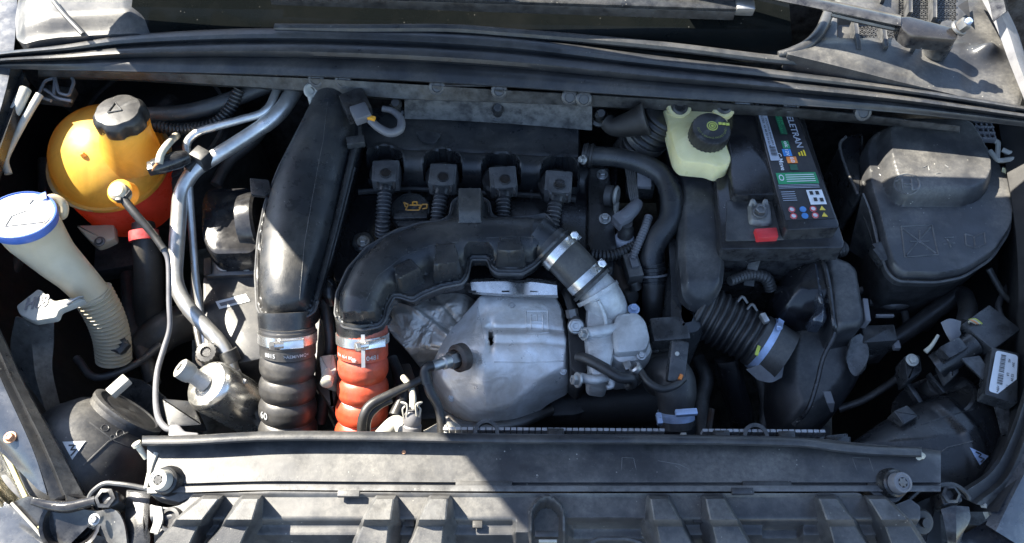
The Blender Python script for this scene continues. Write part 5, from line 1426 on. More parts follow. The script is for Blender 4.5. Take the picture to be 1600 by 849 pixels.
put('spot', lathe(W(1058, 553, -.03), (0, -.3, 1), [(.003, -.002), (.003, .001), (.00002, .001)], 12), M['pale'], ts_)
put('cable', pipe([(1068, 592, -.05, 6), (1056, 602, -.045, 6), (1034, 608, -.045, 6), (1014, 598, -.045, 6), (1002, 582, -.05, 6), (994, 574, -.055, 6)], seg=12), M['rubber'], ts_)
put('seal_ring', pipe([(1065, 586, -.042, 3), (1062, 593, -.042, 3)], seg=8), M['orange'], ts_)
put('pipe_end', lathe(W(994, 576, -.05), (-.6, .3, .6), [(.008, -.004), (.009, .004), (.006, .006), (.006, 0)], 16), M['zinc'], ts_)
tag(put('spring_clip', bxw(980, 572, -.06, 12, 14, 8, 20), M['zinc']), 'tiny bright clip left of the curved sensor cable', 'clip')
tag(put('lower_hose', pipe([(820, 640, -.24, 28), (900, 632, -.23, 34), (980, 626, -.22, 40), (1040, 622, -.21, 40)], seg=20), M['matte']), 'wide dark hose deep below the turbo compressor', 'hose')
dt = thing('downpipe', 'smooth dark blue reflecting pipe under the ribbed bellows', 'pipe', W(1150, 600, -.3))
put('pipe', pipe([(1136, 560, -.15, 20), (1144, 600, -.18, 20), (1156, 640, -.22, 20), (1166, 690, -.28, 20)], seg=20), M['gloss'], dt)
tag(put('cable_strut', pipe([(1112, 640, -.2, 5), (1106, 680, -.2, 5)], seg=8), M['brown']), 'thin brown strut right of the radiator hose', 'strut')
for k, w_ in enumerate(('leftmost', 'second', 'middle', 'fourth', 'rightmost')):
    c = put('manifold_stud', bxw(832 + 27 * k, 630 - 3 * (k % 2), -.25, 12, 20, 26), M['brown'])
    tag(c, w_ + ' brown stud of the row in the dark below the heat shield', 'stud', 'studs in the dark below the heat shield')

# ------------------------------------------------------------------ brake fluid reservoir
bf = thing('brake_fluid_reservoir', 'cream brake fluid reservoir with black screw cap in front of the weatherstrip', 'brake fluid reservoir', W(1092, 220, -.06))
put('tank', prism([(1036, 166), (1060, 158), (1118, 160), (1124, 190), (1144, 244), (1140, 256), (1122, 262), (1108, 256), (1066, 252), (1056, 240)], .030, -.004, .007, fil=8), M['cream'], bf)
put('seam', prism([(1054, 244), (1066, 254), (1108, 258), (1122, 266), (1142, 258), (1146, 246), (1120, 240), (1064, 236)], .012, .006, .001, fil=5), M['cream'], bf)
for x, y in ((1061, 168), (1130, 167)):
    lg = put('mounting_lug', lathe(W(x, y, .034), (0, -.35, 1), [(.019, -.03), (.0195, .0), (.018, .004), (.0135, .005), (.0125, .001)], 26), M['cream'], bf)
    put('grommet', lathe(W(x + 1, y + 1, .036), (0, -.35, 1), [(.0125, -.004), (.012, .004), (.009, .006), (.006, .0055), (.005, .003), (.00002, .003)], 22), M['rubber'], lg)
put('lug_arm', prism([(1116, 178), (1128, 182), (1138, 186), (1134, 200), (1122, 196)], .028, .0, .003, fil=3), M['cream'], bf)
bc = W(1107, 212, .035); ba = Vector((.05, -.1, 1)).normalized()
bcap = put('cap', lathe(bc, ba, [(.0285, -.012), (.0295, -.006), (.0295, .014), (.028, .018), (.024, .0195), (.00002, .020)], 56, lobes=lambda t, h: 1 + (.022 * math.cos(28 * t) if h < .017 else 0)), M['rubber'], bf)
bpn = plane(bc + ba * .0203, ba)
bm = newbm()
for r0, r1 in ((0, .0022), (.0036, .0052), (.0068, .0082)):
    q = bpn(1113, 197)
    if r0 == 0: lathe(q, ba, [(.0022, 0), (.0022, .0006), (.00002, .0006)], 18, bm)
    else: _ring(q, ba, r0, r1, .0012, 30, bm)
put('disc_symbol', bm, M['lime'], bcap)
bm = newbm()
for x in (1125, 1131, 1137): obox(bpn(x, 193 + (x - 1125) * .1), Vector((.0024, 0, 0)), Vector((0, .0022, 0)), ba * .0006, bm, bev=.1)
put('warning_print', bm, M['lime'], bcap)
def arcmap(u, v):
    a = math.pi / 2 - u / 5.2 + math.pi
    R_ = .0235 if True else 0
    return bc + ba * .0206 + Vector((math.cos(a), math.sin(a), 0)) * (.0215 - 0) * (1 - v * .16)
def arcm2(u, v):
    a = 1.5 * math.pi + u * .26
    r_ = .0205 - v * .0045
    return bc + ba * .0206 + Vector((math.cos(a) * r_, math.sin(a) * r_, 0))
put('lettering', text('DOT 4 BRAKE FLUID ONLY', arcm2, bold=.0), M['olive'], bcap)

# ------------------------------------------------------------------ battery
bt = thing('battery', 'black car battery with green and silver labels right of the brake reservoir', 'battery', W(1220, 290, -.2))
zt = .010
put('case', prism([(1116, 150), (1244, 150), (1316, 374), (1314, 384), (1132, 386), (1128, 378)], zt - .012, -.19, .004, fil=4), M['gloss'], bt)
put('lip', prism([(1112, 150), (1246, 150), (1320, 378), (1318, 388), (1128, 390), (1124, 380)], zt - .009, -.030, .003, fil=4), M['gloss'], bt)
put('raised_deck', prism([(1130, 158), (1196, 158), (1222, 292), (1220, 304), (1150, 306), (1144, 296)], zt + .010, -.012, .004, fil=5), M['gloss'], bt)
put('deck_groove', bxw(1186, 302, zt + .002, 56, 5, 10, 0), M['plastic'], bt)
put('label_ridge', prism([(1174, 150), (1238, 150), (1312, 350), (1310, 356), (1230, 360), (1226, 352)], zt + .016, -.012, .003, fil=3), M['gloss'], bt)
for k, y in enumerate((408, 424, 440)):
    put('case_rib', bxw(1222, y, -.06 - .03 * k, 172, 3, 5), M['gloss'], bt)
lz = surf(zt + .016)
# label space: u from the front end of the ridge to the back, w across it
def LB(u, w):
    x0 = 1225 + (1176 - 1225) * u; x1 = 1306 + (1238 - 1306) * u
    y0 = 345 + (160 - 345) * u; y1 = 342 + (160 - 342) * u
    return (x0 + (x1 - x0) * w, y0 + (y1 - y0) * w)
def lq(u0, u1, w0, w1, m, name, lift=.0008): return put(name, decal([LB(u0, w0), LB(u1, w0), LB(u1, w1), LB(u0, w1)], lz, lift), M[m], bt)
def ltext(s_, u, w, hu, hw, m, name='lettering', lift=.0016):
    # reads from the back of the battery to its front: x axis = -u, up = +w
    def f(a, b): 
        p = LB(u - a * hu, w + b * hw); return lz(*p) + Vector((0, 0, lift))
    return put(name, text(s_, f, bold=.012), M[m], bt)
lq(.0, .99, .03, .98, 'ink', 'label')
lq(.50, 1.0, .05, .25, 'silverlabel', 'silver_strip', .0018)
ltext('APLICAÇÕES  45 48 50 54 60 Ah', .78, .11, .026, .07, 'ink', lift=.0032)
ltext('INDÚSTRIA BRASILEIRA', .74, .19, .022, .06, 'ink', lift=.0032)
ltext('M5', .965, .15, .05, .14, 'ink', lift=.0032)
for k in range(9):
    lq(.535 + .009 * k, .535 + .009 * k + (.006 if k % 3 else .003), .09, .22, 'ink', 'barcode_bar', .0032)
ltext('ELETRAN', .74, .78, .066, .21, 'silverlabel')
for k in range(3): lq(.535 + .0 * k, .565 + .01 * k, .70 + .06 * k, .735 + .06 * k, 'yellowp', 'yellow_stripe', .0018)
lq(.72, .95, .44, .60, 'dkgreen', 'green_panel', .0018)
ltext('LIVRE DE', .86, .55, .032, .075, 'green', lift=.003); ltext('MANUTENÇÃO', .84, .48, .032, .075, 'green', lift=.003)
lq(.60, .665, .40, .56, 'green', 'icon_square', .0018); lq(.535, .595, .36, .55, 'blueink', 'icon_square', .0018)
lq(.475, .53, .40, .62, 'orange', 'icon_square', .0018); lq(.415, .465, .42, .58, 'dkgreen', 'icon_square', .0018)
ltext('ok', .632, .48, .05, .12, 'label', lift=.003); ltext('12V', .565, .45, .04, .10, 'label', lift=.003); ltext('60', .50, .51, .05, .12, 'label', lift=.003)
ltext('C-Move', .49, .26, .045, .14, 'label')
lq(.30, .395, .08, .92, 'green', 'green_band', .0018)
for k in range(4): lq(.315 + .018 * k, .321 + .018 * k, .26, .86, 'label', 'white_line', .003)
ltext('O', .35, .16, .07, .15, 'label', lift=.003)
for k in range(3): lq(.265 + .012 * k, .269 + .012 * k, .06, .90, 'silverlabel', 'white_line', .0018)
for k in range(5): lq(.16 + .018 * k, .165 + .018 * k, .08, .36, 'silverlabel', 'fine_print', .0018)
lq(.12, .245, .60, .92, 'label', 'white_sticker', .0018)
for a, b in ((.68, .215), (.80, .215), (.72, .16), (.84, .155)):
    lq(b - .016, b + .016, a - .035, a + .035, 'ink', 'sticker_icon', .003)
for w_, m_ in ((.20, 'redp'), (.42, 'blueink'), (.62, 'redp'), (.80, 'yellowp')):
    for u_ in (.03, .085):
        p = lz(*LB(u_, w_)) + Vector((0, 0, .0009))
        ic = put('warning_icon', lathe(p, (0, 0, 1), [(.0048, 0), (.0048, .0008), (.00002, .0008)], 3 if m_ == 'yellowp' else 20, start=math.pi / 2), M['label' if m_ == 'redp' else m_], bt)
        if m_ == 'redp': put('icon_ring', _ring(p + Vector((0, 0, .0008)), (0, 0, 1), .0034, .0048, .0012, 24, None), M['redp'], ic)
# terminal
te = thing('battery_terminal', 'dirty lead battery terminal clamp with a red tab', 'terminal', W(1186, 338, -.01))
put('recess', prism([(1136, 314), (1216, 312), (1226, 374), (1134, 376)], zt - .0065, -.012, .001, fil=3), M['dusty'], te)
put('clamp', puff([(1168, 318), (1204, 318), (1208, 350), (1196, 354), (1170, 350)], lambda X, Y: zt - .004 + 0 * X, lambda X, Y, d: .006 * sstep(0, 4, d), step=2, skirt=.01, fil=6), M['lead'], te)
put('post', hexbolt(W(1187, 332, zt + .002), (0, 0, 1), .0085, .010, washer=1.3), M['steel'], te)
for sx in (0, 1): put('clamp_ear', pipe([(1172 + 20 * sx, 322, zt + .004, 3), (1176 + 20 * sx, 314, zt + .010, 3.5), (1180 + 18 * sx, 320, zt + .006, 3)], seg=8), M['lead'], te)
put('red_tab', prism([(1179, 357), (1214, 355), (1217, 370), (1184, 372)], zt + .002, -.012, .0015, fil=2), M['redp'], te)
put('strap', loft([[(1186, 370, zt - .004), (1182, 386, -.02), (1172, 404, -.04), (1164, 432, -.07)], [(1200, 370, zt - .004), (1196, 386, -.02), (1188, 404, -.04), (1178, 432, -.07)]], 10, thick=.002), M['zinc'], te)
put('strap_cover', loft([[(1174, 400, -.034), (1164, 432, -.068), (1162, 446, -.08)], [(1190, 402, -.034), (1180, 434, -.066), (1178, 448, -.08)]], 8, thick=.002), M['dusty'], te)

# ------------------------------------------------------------------ fuse box
fz = thing('fuse_box', 'large dusty black fuse box with moulded symbols on its lid right of the battery', 'fuse box', W(1450, 330, -.15))
PLT = round_poly([(1366, 226), (1394, 208), (1500, 210), (1524, 250), (1536, 288), (1526, 316), (1500, 330), (1398, 330), (1382, 316), (1370, 280)], 18, 5)
def fb_h(X, Y, d):
    h = .018 * np.clip(d / 6, 0, 1) ** .6
    pl_ = poly_dist(X, Y, PLT)[0].reshape(X.shape)
    return h + .029 * np.clip((pl_ + 3) / 11, 0, 1) ** .6
LID = [(1350, 300), (1344, 240), (1360, 214), (1392, 200), (1504, 205), (1530, 226), (1566, 276), (1582, 320), (1576, 364), (1548, 406), (1504, 434), (1462, 442), (1402, 440), (1386, 426), (1374, 392), (1362, 340)]
lid_ = put('lid', puff(LID, lambda X, Y: -.034 + 0 * X, fb_h, step=2.0, skirt=.012, fil=12), M['faded'], fz)
RL = M['faded']
relief(lid_, [circ(1417, 288, 20, 16), [(1409, 280), (1411, 297)], [(1424, 280), (1426, 297)], [(1410, 288), (1425, 288)], [(1398, 284), (1409, 280)], [(1426, 297), (1436, 294)]], .0017, RL, fz)
relief(lid_, [[(1408, 354), (1456, 352), (1466, 398), (1414, 402), (1408, 354)], [(1410, 358), (1462, 396)], [(1454, 355), (1416, 399)], [(1437, 360), (1437, 380)], [(1422, 378), (1452, 377)]], .0014, RL, fz)
relief(lid_, [[(1508, 366), (1522, 370), (1538, 364), (1540, 382), (1524, 388), (1510, 383), (1508, 366)], [(1522, 370), (1524, 388)]], .0014, RL, fz)
relief(lid_, [[(1474, 382), (1492, 380)], [(1480, 374), (1486, 387)], [(1476, 372), (1490, 371)]], .0012, RL, fz)
relief(lid_, [[(1442, 262), (1450, 259), (1452, 267)], [(1462, 272), (1470, 270)], [(1476, 258), (1482, 262)]], .0010, RL, fz, 'moulded_scuff')
put('rim_bead', tube([(W(x, y, -.026), .0022) for x, y in round_poly(LID, 12, 4)[16:]], None, 6), M['dusty'], fz)
put('base', prism(LID, -.048, -.20, .002, fil=10, flare=-.012), M['matte'], fz)
put('rear_box', prism([(1310, 226), (1328, 208), (1350, 206), (1354, 300), (1344, 308), (1334, 300)], -.040, -.20, .006, fil=8), M['plastic'], fz)
put('rear_edge', pipe([(1322, 214, -.036, 2.5), (1312, 228, -.036, 2.5), (1322, 264, -.036, 2.5), (1340, 304, -.036, 2.5)], seg=8), M['dusty'], fz)
put('side_flank', loft([[(1350, 302, -.022), (1362, 332, -.026), (1374, 372, -.030), (1386, 410, -.034)], [(1329, 390, -.12), (1337, 396, -.12), (1350, 404, -.12), (1362, 418, -.12)]], 12, thick=.003), M['dusty'], fz)
put('side_groove', pipe([(1345, 326, -.046, 1.5), (1356, 356, -.05, 1.5), (1366, 384, -.055, 1.5)], seg=6), M['matte'], fz)
put('latch', bxw(1376, 398, -.035, 20, 34, 24, 20), M['plastic'], fz)
put('latch_slot', bxw(1372, 398, -.020, 6, 22, 4, 20), M['matte'], fz)
tag(put('cable', pipe([(1545, 420, -.06, 5), (1556, 440, -.07, 5), (1570, 462, -.08, 5), (1590, 480, -.09, 5)], seg=10), M['rubber']), 'thin black cable leaving the fuse box towards the right wing', 'cable')

# broken brackets at the right wing
bb = thing('wing_bracket', 'dusty pale broken clip bracket between fuse box and right wing', 'bracket', W(1570, 250, -.02))
for pl_ in ([(1532, 214), (1560, 222), (1558, 250)], [(1536, 194), (1532, 216)], [(1546, 236), (1560, 252), (1600, 246)], [(1566, 234), (1578, 240), (1600, 236)], [(1590, 210), (1600, 226)]):
    put('strut', bent([(x, y, .0, 4) for x, y in pl_], seg=8, rb=.006), M['pale'], bb)
for k in range(4):
    put('fin', bxw(1534 + 2 * k, 192 + 9 * k, .005, 30, 3, 10, -4), M['greyplug'], bb)
    put('fin', bxw(1526 + 8 * k, 206, .004, 2.5, 30, 9, -4), M['greyplug'], bb)
put('pad', bxw(1512, 198, -.005, 30, 24, 20, -20), M['matte'], bb)
put('plate', loft([[(1566, 262, -.01), (1588, 270, -.01), (1598, 300, -.012)], [(1562, 282, -.03), (1580, 300, -.03), (1594, 336, -.035)], [(1570, 320, -.05), (1580, 338, -.05), (1590, 344, -.05)]], 10, thick=.003), M['cream'], bb)

# ================================================================== RIGHT HEADLAMP
h2 = thing('headlamp', 'shaded black headlamp housing with a white barcode label at the front right', 'headlamp', W(1460, 680, -.12))
def h2_h(X, Y, d):
    h = .045 * np.sqrt(np.clip(d / 80, 0, 1))
    u = (X - 1420) * .85 - (Y - 650) * -.5
    h += .006 * (sstep(1440, 1452, X - (Y - 640) * .6) - sstep(1470, 1484, X - (Y - 640) * .6)) * sstep(0, 20, d)
    return h
put('housing', puff([(1320, 700), (1370, 664), (1420, 636), (1470, 616), (1530, 606), (1576, 640), (1580, 690), (1556, 740), (1506, 782), (1440, 770), (1400, 756), (1350, 726)], lambda X, Y: -.11 + 0 * X, h2_h, step=3.5, skirt=.09, fil=12), M['plastic'], h2)
put('bulb_cap', lathe(W(1462, 634, -.125), (-.45, .5, .6), [(.06, -.04), (.062, .0), (.058, .010), (.054, .012), (.050, .010), (.00002, .014)], 44), M['plastic'], h2)
put('cap_tab', prism([(1396, 642), (1418, 632), (1436, 650), (1412, 664)], -.075, -.10, .003, fil=3), M['duct'], h2)
hb2 = [o for o in h2.children if o.name.startswith('housing')][0]
sticker(hb2, [(1515, 699), (1543, 713), (1530, 727)], M['bluesteel'], h2, 'warning_sticker', .0015)
relief(hb2, [[(1523, 706), (1531, 710), (1528, 714), (1536, 717), (1531, 722)]], .0011, M['ink'], h2, 'lightning_mark', lift=.002)
relief(hb2, [[(1440, 664), (1480, 650), (1520, 640)], [(1452, 720), (1480, 700), (1520, 690)]], .0012, M['plastic'], h2, 'moulded_line')
put('arm', loft([[(1502, 560, -.05), (1540, 600, -.05), (1556, 640, -.06), (1566, 680, -.06)], [(1530, 556, -.05), (1560, 600, -.05), (1576, 640, -.06), (1580, 680, -.06)], [(1534, 556, -.10), (1566, 600, -.10), (1582, 640, -.10), (1586, 680, -.10)]], 12, thick=.003), M['plastic'], h2)
bls = plane(W(1567, 587, -.035), Vector((.1, -.15, 1)))
def rp4(P, u, w): 
    a, b, c, d = P
    x = (a[0] * (1 - u) + b[0] * u) * (1 - w) + (d[0] * (1 - u) + c[0] * u) * w
    y = (a[1] * (1 - u) + b[1] * u) * (1 - w) + (d[1] * (1 - u) + c[1] * u) * w
    return x, y
Q = [(1556, 548), (1590, 556), (1586, 624), (1544, 612)]
put('label_backing', prism([(1550, 542), (1594, 552), (1590, 632), (1538, 616)], -.0365, -.06, .002, fil=4), M['plastic'], h2)
lb2 = put('barcode_label', decal(round_poly(Q, 5), bls, .001), M['label'], h2)
def q4(u0, u1, w0, w1, name='barcode_bar'):
    return put(name, decal([rp4(Q, u0, w0), rp4(Q, u1, w0), rp4(Q, u1, w1), rp4(Q, u0, w1)], bls, .0022), M['ink'], lb2)
for k in range(13): q4(.24 + .0, .46, .08 + .032 * k, .08 + .032 * k + (.020 if k % 3 == 0 else .012))
for k in range(9): q4(.24, .46, .53 + .03 * k, .53 + .03 * k + (.018 if k % 2 else .010))
for k, (u, w, s_) in enumerate(((.62, .18, 'AS'), (.80, .25, '3W'), (.62, .50, 'L4'), (.80, .55, '52 04'), (.64, .80, '1:02'), (.82, .82, 'A1'), (.30, .90, '>PP<'))):
    def f(a, b, u=u, w=w):
        x, y = rp4(Q, u + b * .14, w + a * .075); return bls(x, y) + Vector((0, 0, .0022))
    put('lettering', text(s_, f, bold=.015), M['ink'], lb2)

mo = thing('level_motor', 'black headlamp levelling motor with wires above the barcode label', 'motor', W(1520, 530, -.06))
put('body', obox(W(1540, 520, -.055), Vector((.024, .016, 0)), Vector((-.016, .020, 0)), Vector((0, 0, .018)), bev=.12), M['plastic'], mo)
put('neck', pipe([(1520, 536, -.055, 20), (1490, 556, -.065, 20), (1462, 572, -.08, 20)], seg=18), M['plastic'], mo)
put('connector', bxw(1486, 548, -.045, 40, 22, 24, 28), M['gloss'], mo)
for k, m_ in enumerate(('lime', 'wirewhite', 'orange', 'natural')):
    put('wire', pipe([(1534 - 3 * k, 506, -.035, 1.4), (1524 - 3 * k, 499 + k, -.03, 1.4), (1514, 500 + 2 * k, -.04, 1.4)], seg=6), M[m_], mo)
rg = thing('torn_tape', 'torn scrap of pale grey tape hanging on the wiring at right', 'tape', W(1490, 515, -.05))
put('flap', loft([[(1470, 504, -.042), (1484, 498, -.038), (1502, 502, -.04)], [(1474, 514, -.044), (1484, 512, -.040), (1500, 516, -.042)], [(1478, 522, -.046), (1488, 528, -.044), (1502, 522, -.046)], [(1486, 536, -.05), (1490, 540, -.05), (1496, 532, -.05)]], 8, thick=.0012), M['greyplug'], rg)
put('twig', pipe([(1466, 524, -.05, 2.5), (1456, 540, -.055, 3), (1446, 550, -.06, 4)], seg=8), M['wirewhite'], rg)
tag(put('wiring_loom', pipe([(1340, 560, -.14, 12), (1400, 530, -.13, 13), (1470, 480, -.12, 14), (1500, 460, -.11, 14), (1512, 480, -.09, 14), (1506, 510, -.07, 13)], seg=16), M['rubber']), 'thick taped wiring loom curving behind the right headlamp', 'wiring')
tag(put('cable', pipe([(1310, 640, -.18, 6), (1350, 625, -.17, 6), (1390, 600, -.16, 6), (1410, 584, -.15, 6)], seg=10), M['rubber']), 'dark cable running from the filter housing to the right headlamp', 'cable')
bo = thing('panel_bolt', 'pale round bolt head left of the levelling motor', 'bolt', W(1425, 563, -.08))
put('head', hexbolt(W(1425, 563, -.08), (0, -.2, 1), .006, .006, washer=1.5), M['pale'], bo)
put('plate', prism([(1412, 556), (1438, 554), (1442, 580), (1418, 596)], -.086, -.12, .003, fil=5), M['plastic'], bo)
bx = thing('headlamp_bracket', 'black bracket plate between filter housing and right headlamp', 'bracket', W(1470, 600, -.09))
put('plate', prism([(1446, 592), (1500, 568), (1536, 590), (1520, 606), (1470, 620), (1452, 610)], -.11, -.14, .004, fil=6), M['matte'], bx)
put('fin', bxw(1420, 606, -.12, 8, 60, 14, 20), M['plastic'], bx)
put('fin', bxw(1462, 600, -.10, 5, 36, 10, 25), M['plastic'], bx)
put('wedge', prism([(1474, 560), (1490, 556), (1500, 580), (1488, 592)], -.07, -.1, .003), M['dusty'], bx)

# ================================================================== LOOMS AND PIPES DEEP IN THE GAPS
DEEP = [
    ('taped_loom', [(70, 250, -.16, 10), (66, 330, -.18, 10), (30, 400, -.18, 10), (10, 450, -.18, 10)], 'greyhose', 'dusty taped loom down the left inner wing behind the washer neck', 'wiring'),
    ('earth_cable', [(120, 560, -.2, 6), (150, 590, -.19, 6), (210, 570, -.2, 6), (250, 540, -.22, 6)], 'plug', 'grey cable in the dark behind the left headlamp housing', 'cable'),
    ('taped_loom', [(240, 600, -.24, 12), (226, 560, -.24, 12), (206, 500, -.26, 12), (200, 430, -.27, 12)], 'greyhose', 'dusty taped loom behind the ribbed end of the washer neck', 'wiring'),
    ('fuel_pipe', [(330, 590, -.2, 5), (312, 540, -.21, 5), (302, 470, -.22, 5), (306, 400, -.22, 5)], 'steel', 'thin steel pipe in the dark between aluminium pipes and engine mount', 'pipe'),
    ('breather_hose', [(430, 170, -.08, 9), (400, 215, -.10, 10), (360, 250, -.12, 10), (338, 290, -.13, 10)], 'greyhose', 'dusty hose in the shade between aluminium pipes and the wide duct', 'hose'),
    ('taped_loom', [(1170, 560, -.18, 8), (1190, 600, -.2, 9), (1196, 640, -.22, 9), (1190, 690, -.24, 9)], 'greyhose', 'dusty loom dropping left of the lower filter housing', 'wiring'),
    ('breather_hose', [(1090, 560, -.2, 11), (1104, 590, -.2, 12), (1096, 630, -.22, 12), (1100, 690, -.24, 12)], 'greyhose', 'dusty hose between the radiator hose and the dark downpipe', 'hose'),
    ('taped_loom', [(1360, 470, -.14, 8), (1400, 476, -.13, 9), (1440, 462, -.13, 9), (1480, 446, -.13, 9)], 'plug', 'grey loom under the front edge of the fuse box', 'wiring'),
    ('earth_cable', [(1580, 440, -.10, 5), (1560, 480, -.09, 5), (1580, 520, -.08, 5), (1596, 540, -.08, 5)], 'plug', 'thin cable beside the levelling motor along the right wing', 'cable'),
    ('earth_cable', [(1330, 470, -.16, 6), (1350, 452, -.15, 6), (1390, 456, -.15, 6), (1416, 500, -.15, 6), (1400, 545, -.15, 6)], 'plug', 'dark looped cable right of the air filter lid', 'cable'),
    ('brake_pipe', [(560, 148, .0, 3), (600, 150, .0, 3), (640, 144, .0, 3), (700, 146, .0, 3)], 'steel', 'thin steel pipe running along the bulkhead above the heat panel', 'pipe'),
    ('breather_hose', [(1140, 280, -.08, 7), (1122, 300, -.09, 7), (1126, 350, -.10, 7), (1136, 410, -.12, 7), (1150, 450, -.13, 7)], 'greyhose', 'dusty hose in the narrow gap between intake box and battery', 'hose'),
]
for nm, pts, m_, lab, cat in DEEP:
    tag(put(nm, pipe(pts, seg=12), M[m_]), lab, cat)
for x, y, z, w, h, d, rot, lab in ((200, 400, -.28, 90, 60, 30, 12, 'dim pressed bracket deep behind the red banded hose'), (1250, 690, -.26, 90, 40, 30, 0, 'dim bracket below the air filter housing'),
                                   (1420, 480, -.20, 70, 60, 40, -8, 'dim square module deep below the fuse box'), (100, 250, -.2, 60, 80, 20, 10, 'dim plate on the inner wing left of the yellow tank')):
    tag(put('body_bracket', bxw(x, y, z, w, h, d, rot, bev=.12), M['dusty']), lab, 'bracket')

# ================================================================== RADIATOR AND SLAM PANEL
ra = thing('radiator', 'dark radiator with a thin toothed alloy edge behind the slam panel', 'radiator', W(960, 690, -.12))
put('core', prism([(690, 676), (1330, 682), (1330, 720), (690, 720)], -.085, -.45, .002, fil=2), M['plastic'], ra)
bm = newbm()
for k in range(62):
    x = 694 + k * 9.6
    if 1030 < x < 1090: continue
    obox(W(x + 3, 673 + k * .07, -.075), Vector((.0034, 0, 0)), Vector((0, .002, 0)), Vector((0, 0, .008)), bm, bev=0)
put('fin_edge', bm, M['fins'], ra, kind='stuff')
for x in (868, 1126, 1228):
    put('clip', bxw(x, 678 + (x - 868) * .012, -.072, 26, 14, 14), M['plastic'], ra)
    put('clip_slot', bxw(x, 677 + (x - 868) * .012, -.064, 18, 7, 4), M['matte'], ra)
for x, y in ((760, 676), (1180, 682)):
    put('mount_ring', _ring(W(x, y, -.07), (0, -.2, 1), .012, .017, .010, 26, None), M['plastic'], ra)
put('end_tank', prism([(1290, 680), (1326, 676), (1326, 700), (1290, 700)], -.07, -.2, .003), M['plastic'], ra)
put('end_post', bxw(697, 676, -.08, 5, 20, 20), M['pale'], ra)

sp_ = thing('front_crossmember', 'wide dusty dark slam panel across the front of the bay', 'crossmember', W(830, 730, -.05))
X_ = [230, 300, 420, 560, 800, 1050, 1250, 1340, 1430, 1470]
def row(ys, zs): return [(x, np.interp(x, [230, 420, 800, 1250, 1470], ys), np.interp(x, [230, 420, 800, 1250, 1470], zs)) for x in X_]
rows = [row([686, 680, 684, 684, 706], [-.09] * 5), row([684, 680, 684, 684, 704], [-.022] * 5), row([690, 688, 690, 692, 714], [-.014] * 5), row([716, 712, 705, 712, 724], [-.013] * 5),
        row([745, 740, 742, 742, 742], [-.012] * 5), row([757, 752, 754, 754, 754], [-.012] * 5), row([758.5, 753.5, 755.5, 755.5, 755.5], [-.018] * 5), row([761, 756, 758, 758, 758], [-.018] * 5),
        row([762, 757, 759, 759, 759], [-.010] * 5), row([771, 766, 768, 768, 768], [-.010] * 5), row([772, 767, 769, 769, 769], [-.05] * 5)]
bm = loft(rows, 90, thick=.002)
put('panel', bm, M['faded'], sp_)
for a, b in ((712, 800), (1160, 1236)):
    put('dark_slot', bxw((a + b) / 2, 757, -.0125, b - a, 9, 6), M['matte'], sp_)
sr = [(222, 688, .002), (300, 687, .002), (420, 681, .002), (560, 681, .002), (800, 685, .002), (1050, 686, .002), (1240, 690, .002), (1300, 697, .0), (1360, 703, -.004), (1440, 706, -.010)]
rws = [[(x, y + dy, z + dz) for x, y, z in sr] for dy, dz in ((-7, -.02), (-7, .004), (-4, .008), (2, .009), (6, .008), (9, .003), (9, -.02))]
put('seal_strip', loft(rws, 80, closed=True), M['seal'], sp_)
pz_ = surf(-.0125)
for pl_ in ([(970, 755), (972, 715), (990, 716), (998, 752)], [(1028, 720), (1062, 726), (1086, 738), (1092, 748)], [(1055, 728), (1086, 750)], [(1332, 716), (1342, 744)], [(1358, 716), (1368, 746)], [(1332, 715), (1360, 716)]):
    put('scratch', tube([(pz_(*a), .00035) for a in pl_], None, 5), M['scuff'], sp_)
put('rust_pit', lathe(W(631, 707, -.012), (0, 0, 1), [(.0028, 0), (.0024, .0012), (.00002, .0014)], 9), M['copper'], sp_)
for x in (545, 1160):
    put('clip_tab', bxw(x, 772 if x < 800 else 768, -.006, 34, 10, 8), M['dusty'], sp_)

def slam_bolt(x, y, label, m):
    t = thing('bump_stop', label, 'bump stop', W(x, y, -.012))
    ax_ = Vector((.18, -.25, 1)).normalized() if x > 800 else Vector((-.2, -.25, 1)).normalized()
    P = W(x, y + 4, -.012); s_ = SC(P)
    put('base', lathe(P, ax_, [(24 * s_, -.006), (24 * s_, .0), (21 * s_, .003), (21 * s_, .008), (18 * s_, .010)], 30), M['plastic'], t)
    put('stop', lathe(P, ax_, [(16 * s_, .0), (16 * s_, .020), (15 * s_, .0225), (12 * s_, .023), (11 * s_, .022), (8 * s_, .0222), (7 * s_, .019), (.00002, .019)], 30), M[m], t)
    lb_ = lathe(P + ax_ * .0185, ax_, [(.0055, 0), (.0055, .0035), (.00002, .0035)], 12, lobes=lambda t_, h_: 1 + .22 * math.cos(6 * t_))
    put('star_drive', lb_, M['matte'] if x < 800 else M['steel'], t)
    return t
slam_bolt(263, 748, 'bump stop bolt in a sunlit tone on the left end of the slam panel', 'pale')  # paler grey stands for the sun on this end
slam_bolt(1394, 752, 'bump stop bolt in a shade tone on the right end of the slam panel', 'greyplug')  # same stop, its grey darkened to stand for the bonnet's shade
put_l = thing('slam_bracket', 'pale folded bracket at the left end of the slam panel', 'bracket', W(262, 745, -.03))
put('plate', prism([(226, 766), (240, 708), (256, 706), (290, 740), (310, 772), (280, 786), (240, 776)], -.016, -.04, .003, fil=5), M['dusty'], put_l)
put('edge', pipe([(228, 764, -.012, 4), (236, 730, -.012, 4), (244, 708, -.012, 4)], seg=8), M['pale'], put_l)
put('stud', lathe(W(222, 706, -.02), (-.3, .4, .6), [(.004, -.01), (.004, .008), (.006, .010), (.006, .014), (.00002, .014)], 14), M['wirewhite'], put_l)
t_ = thing('slam_bracket', 'dark bracket plate at the right end of the slam panel', 'bracket', W(1400, 745, -.03))
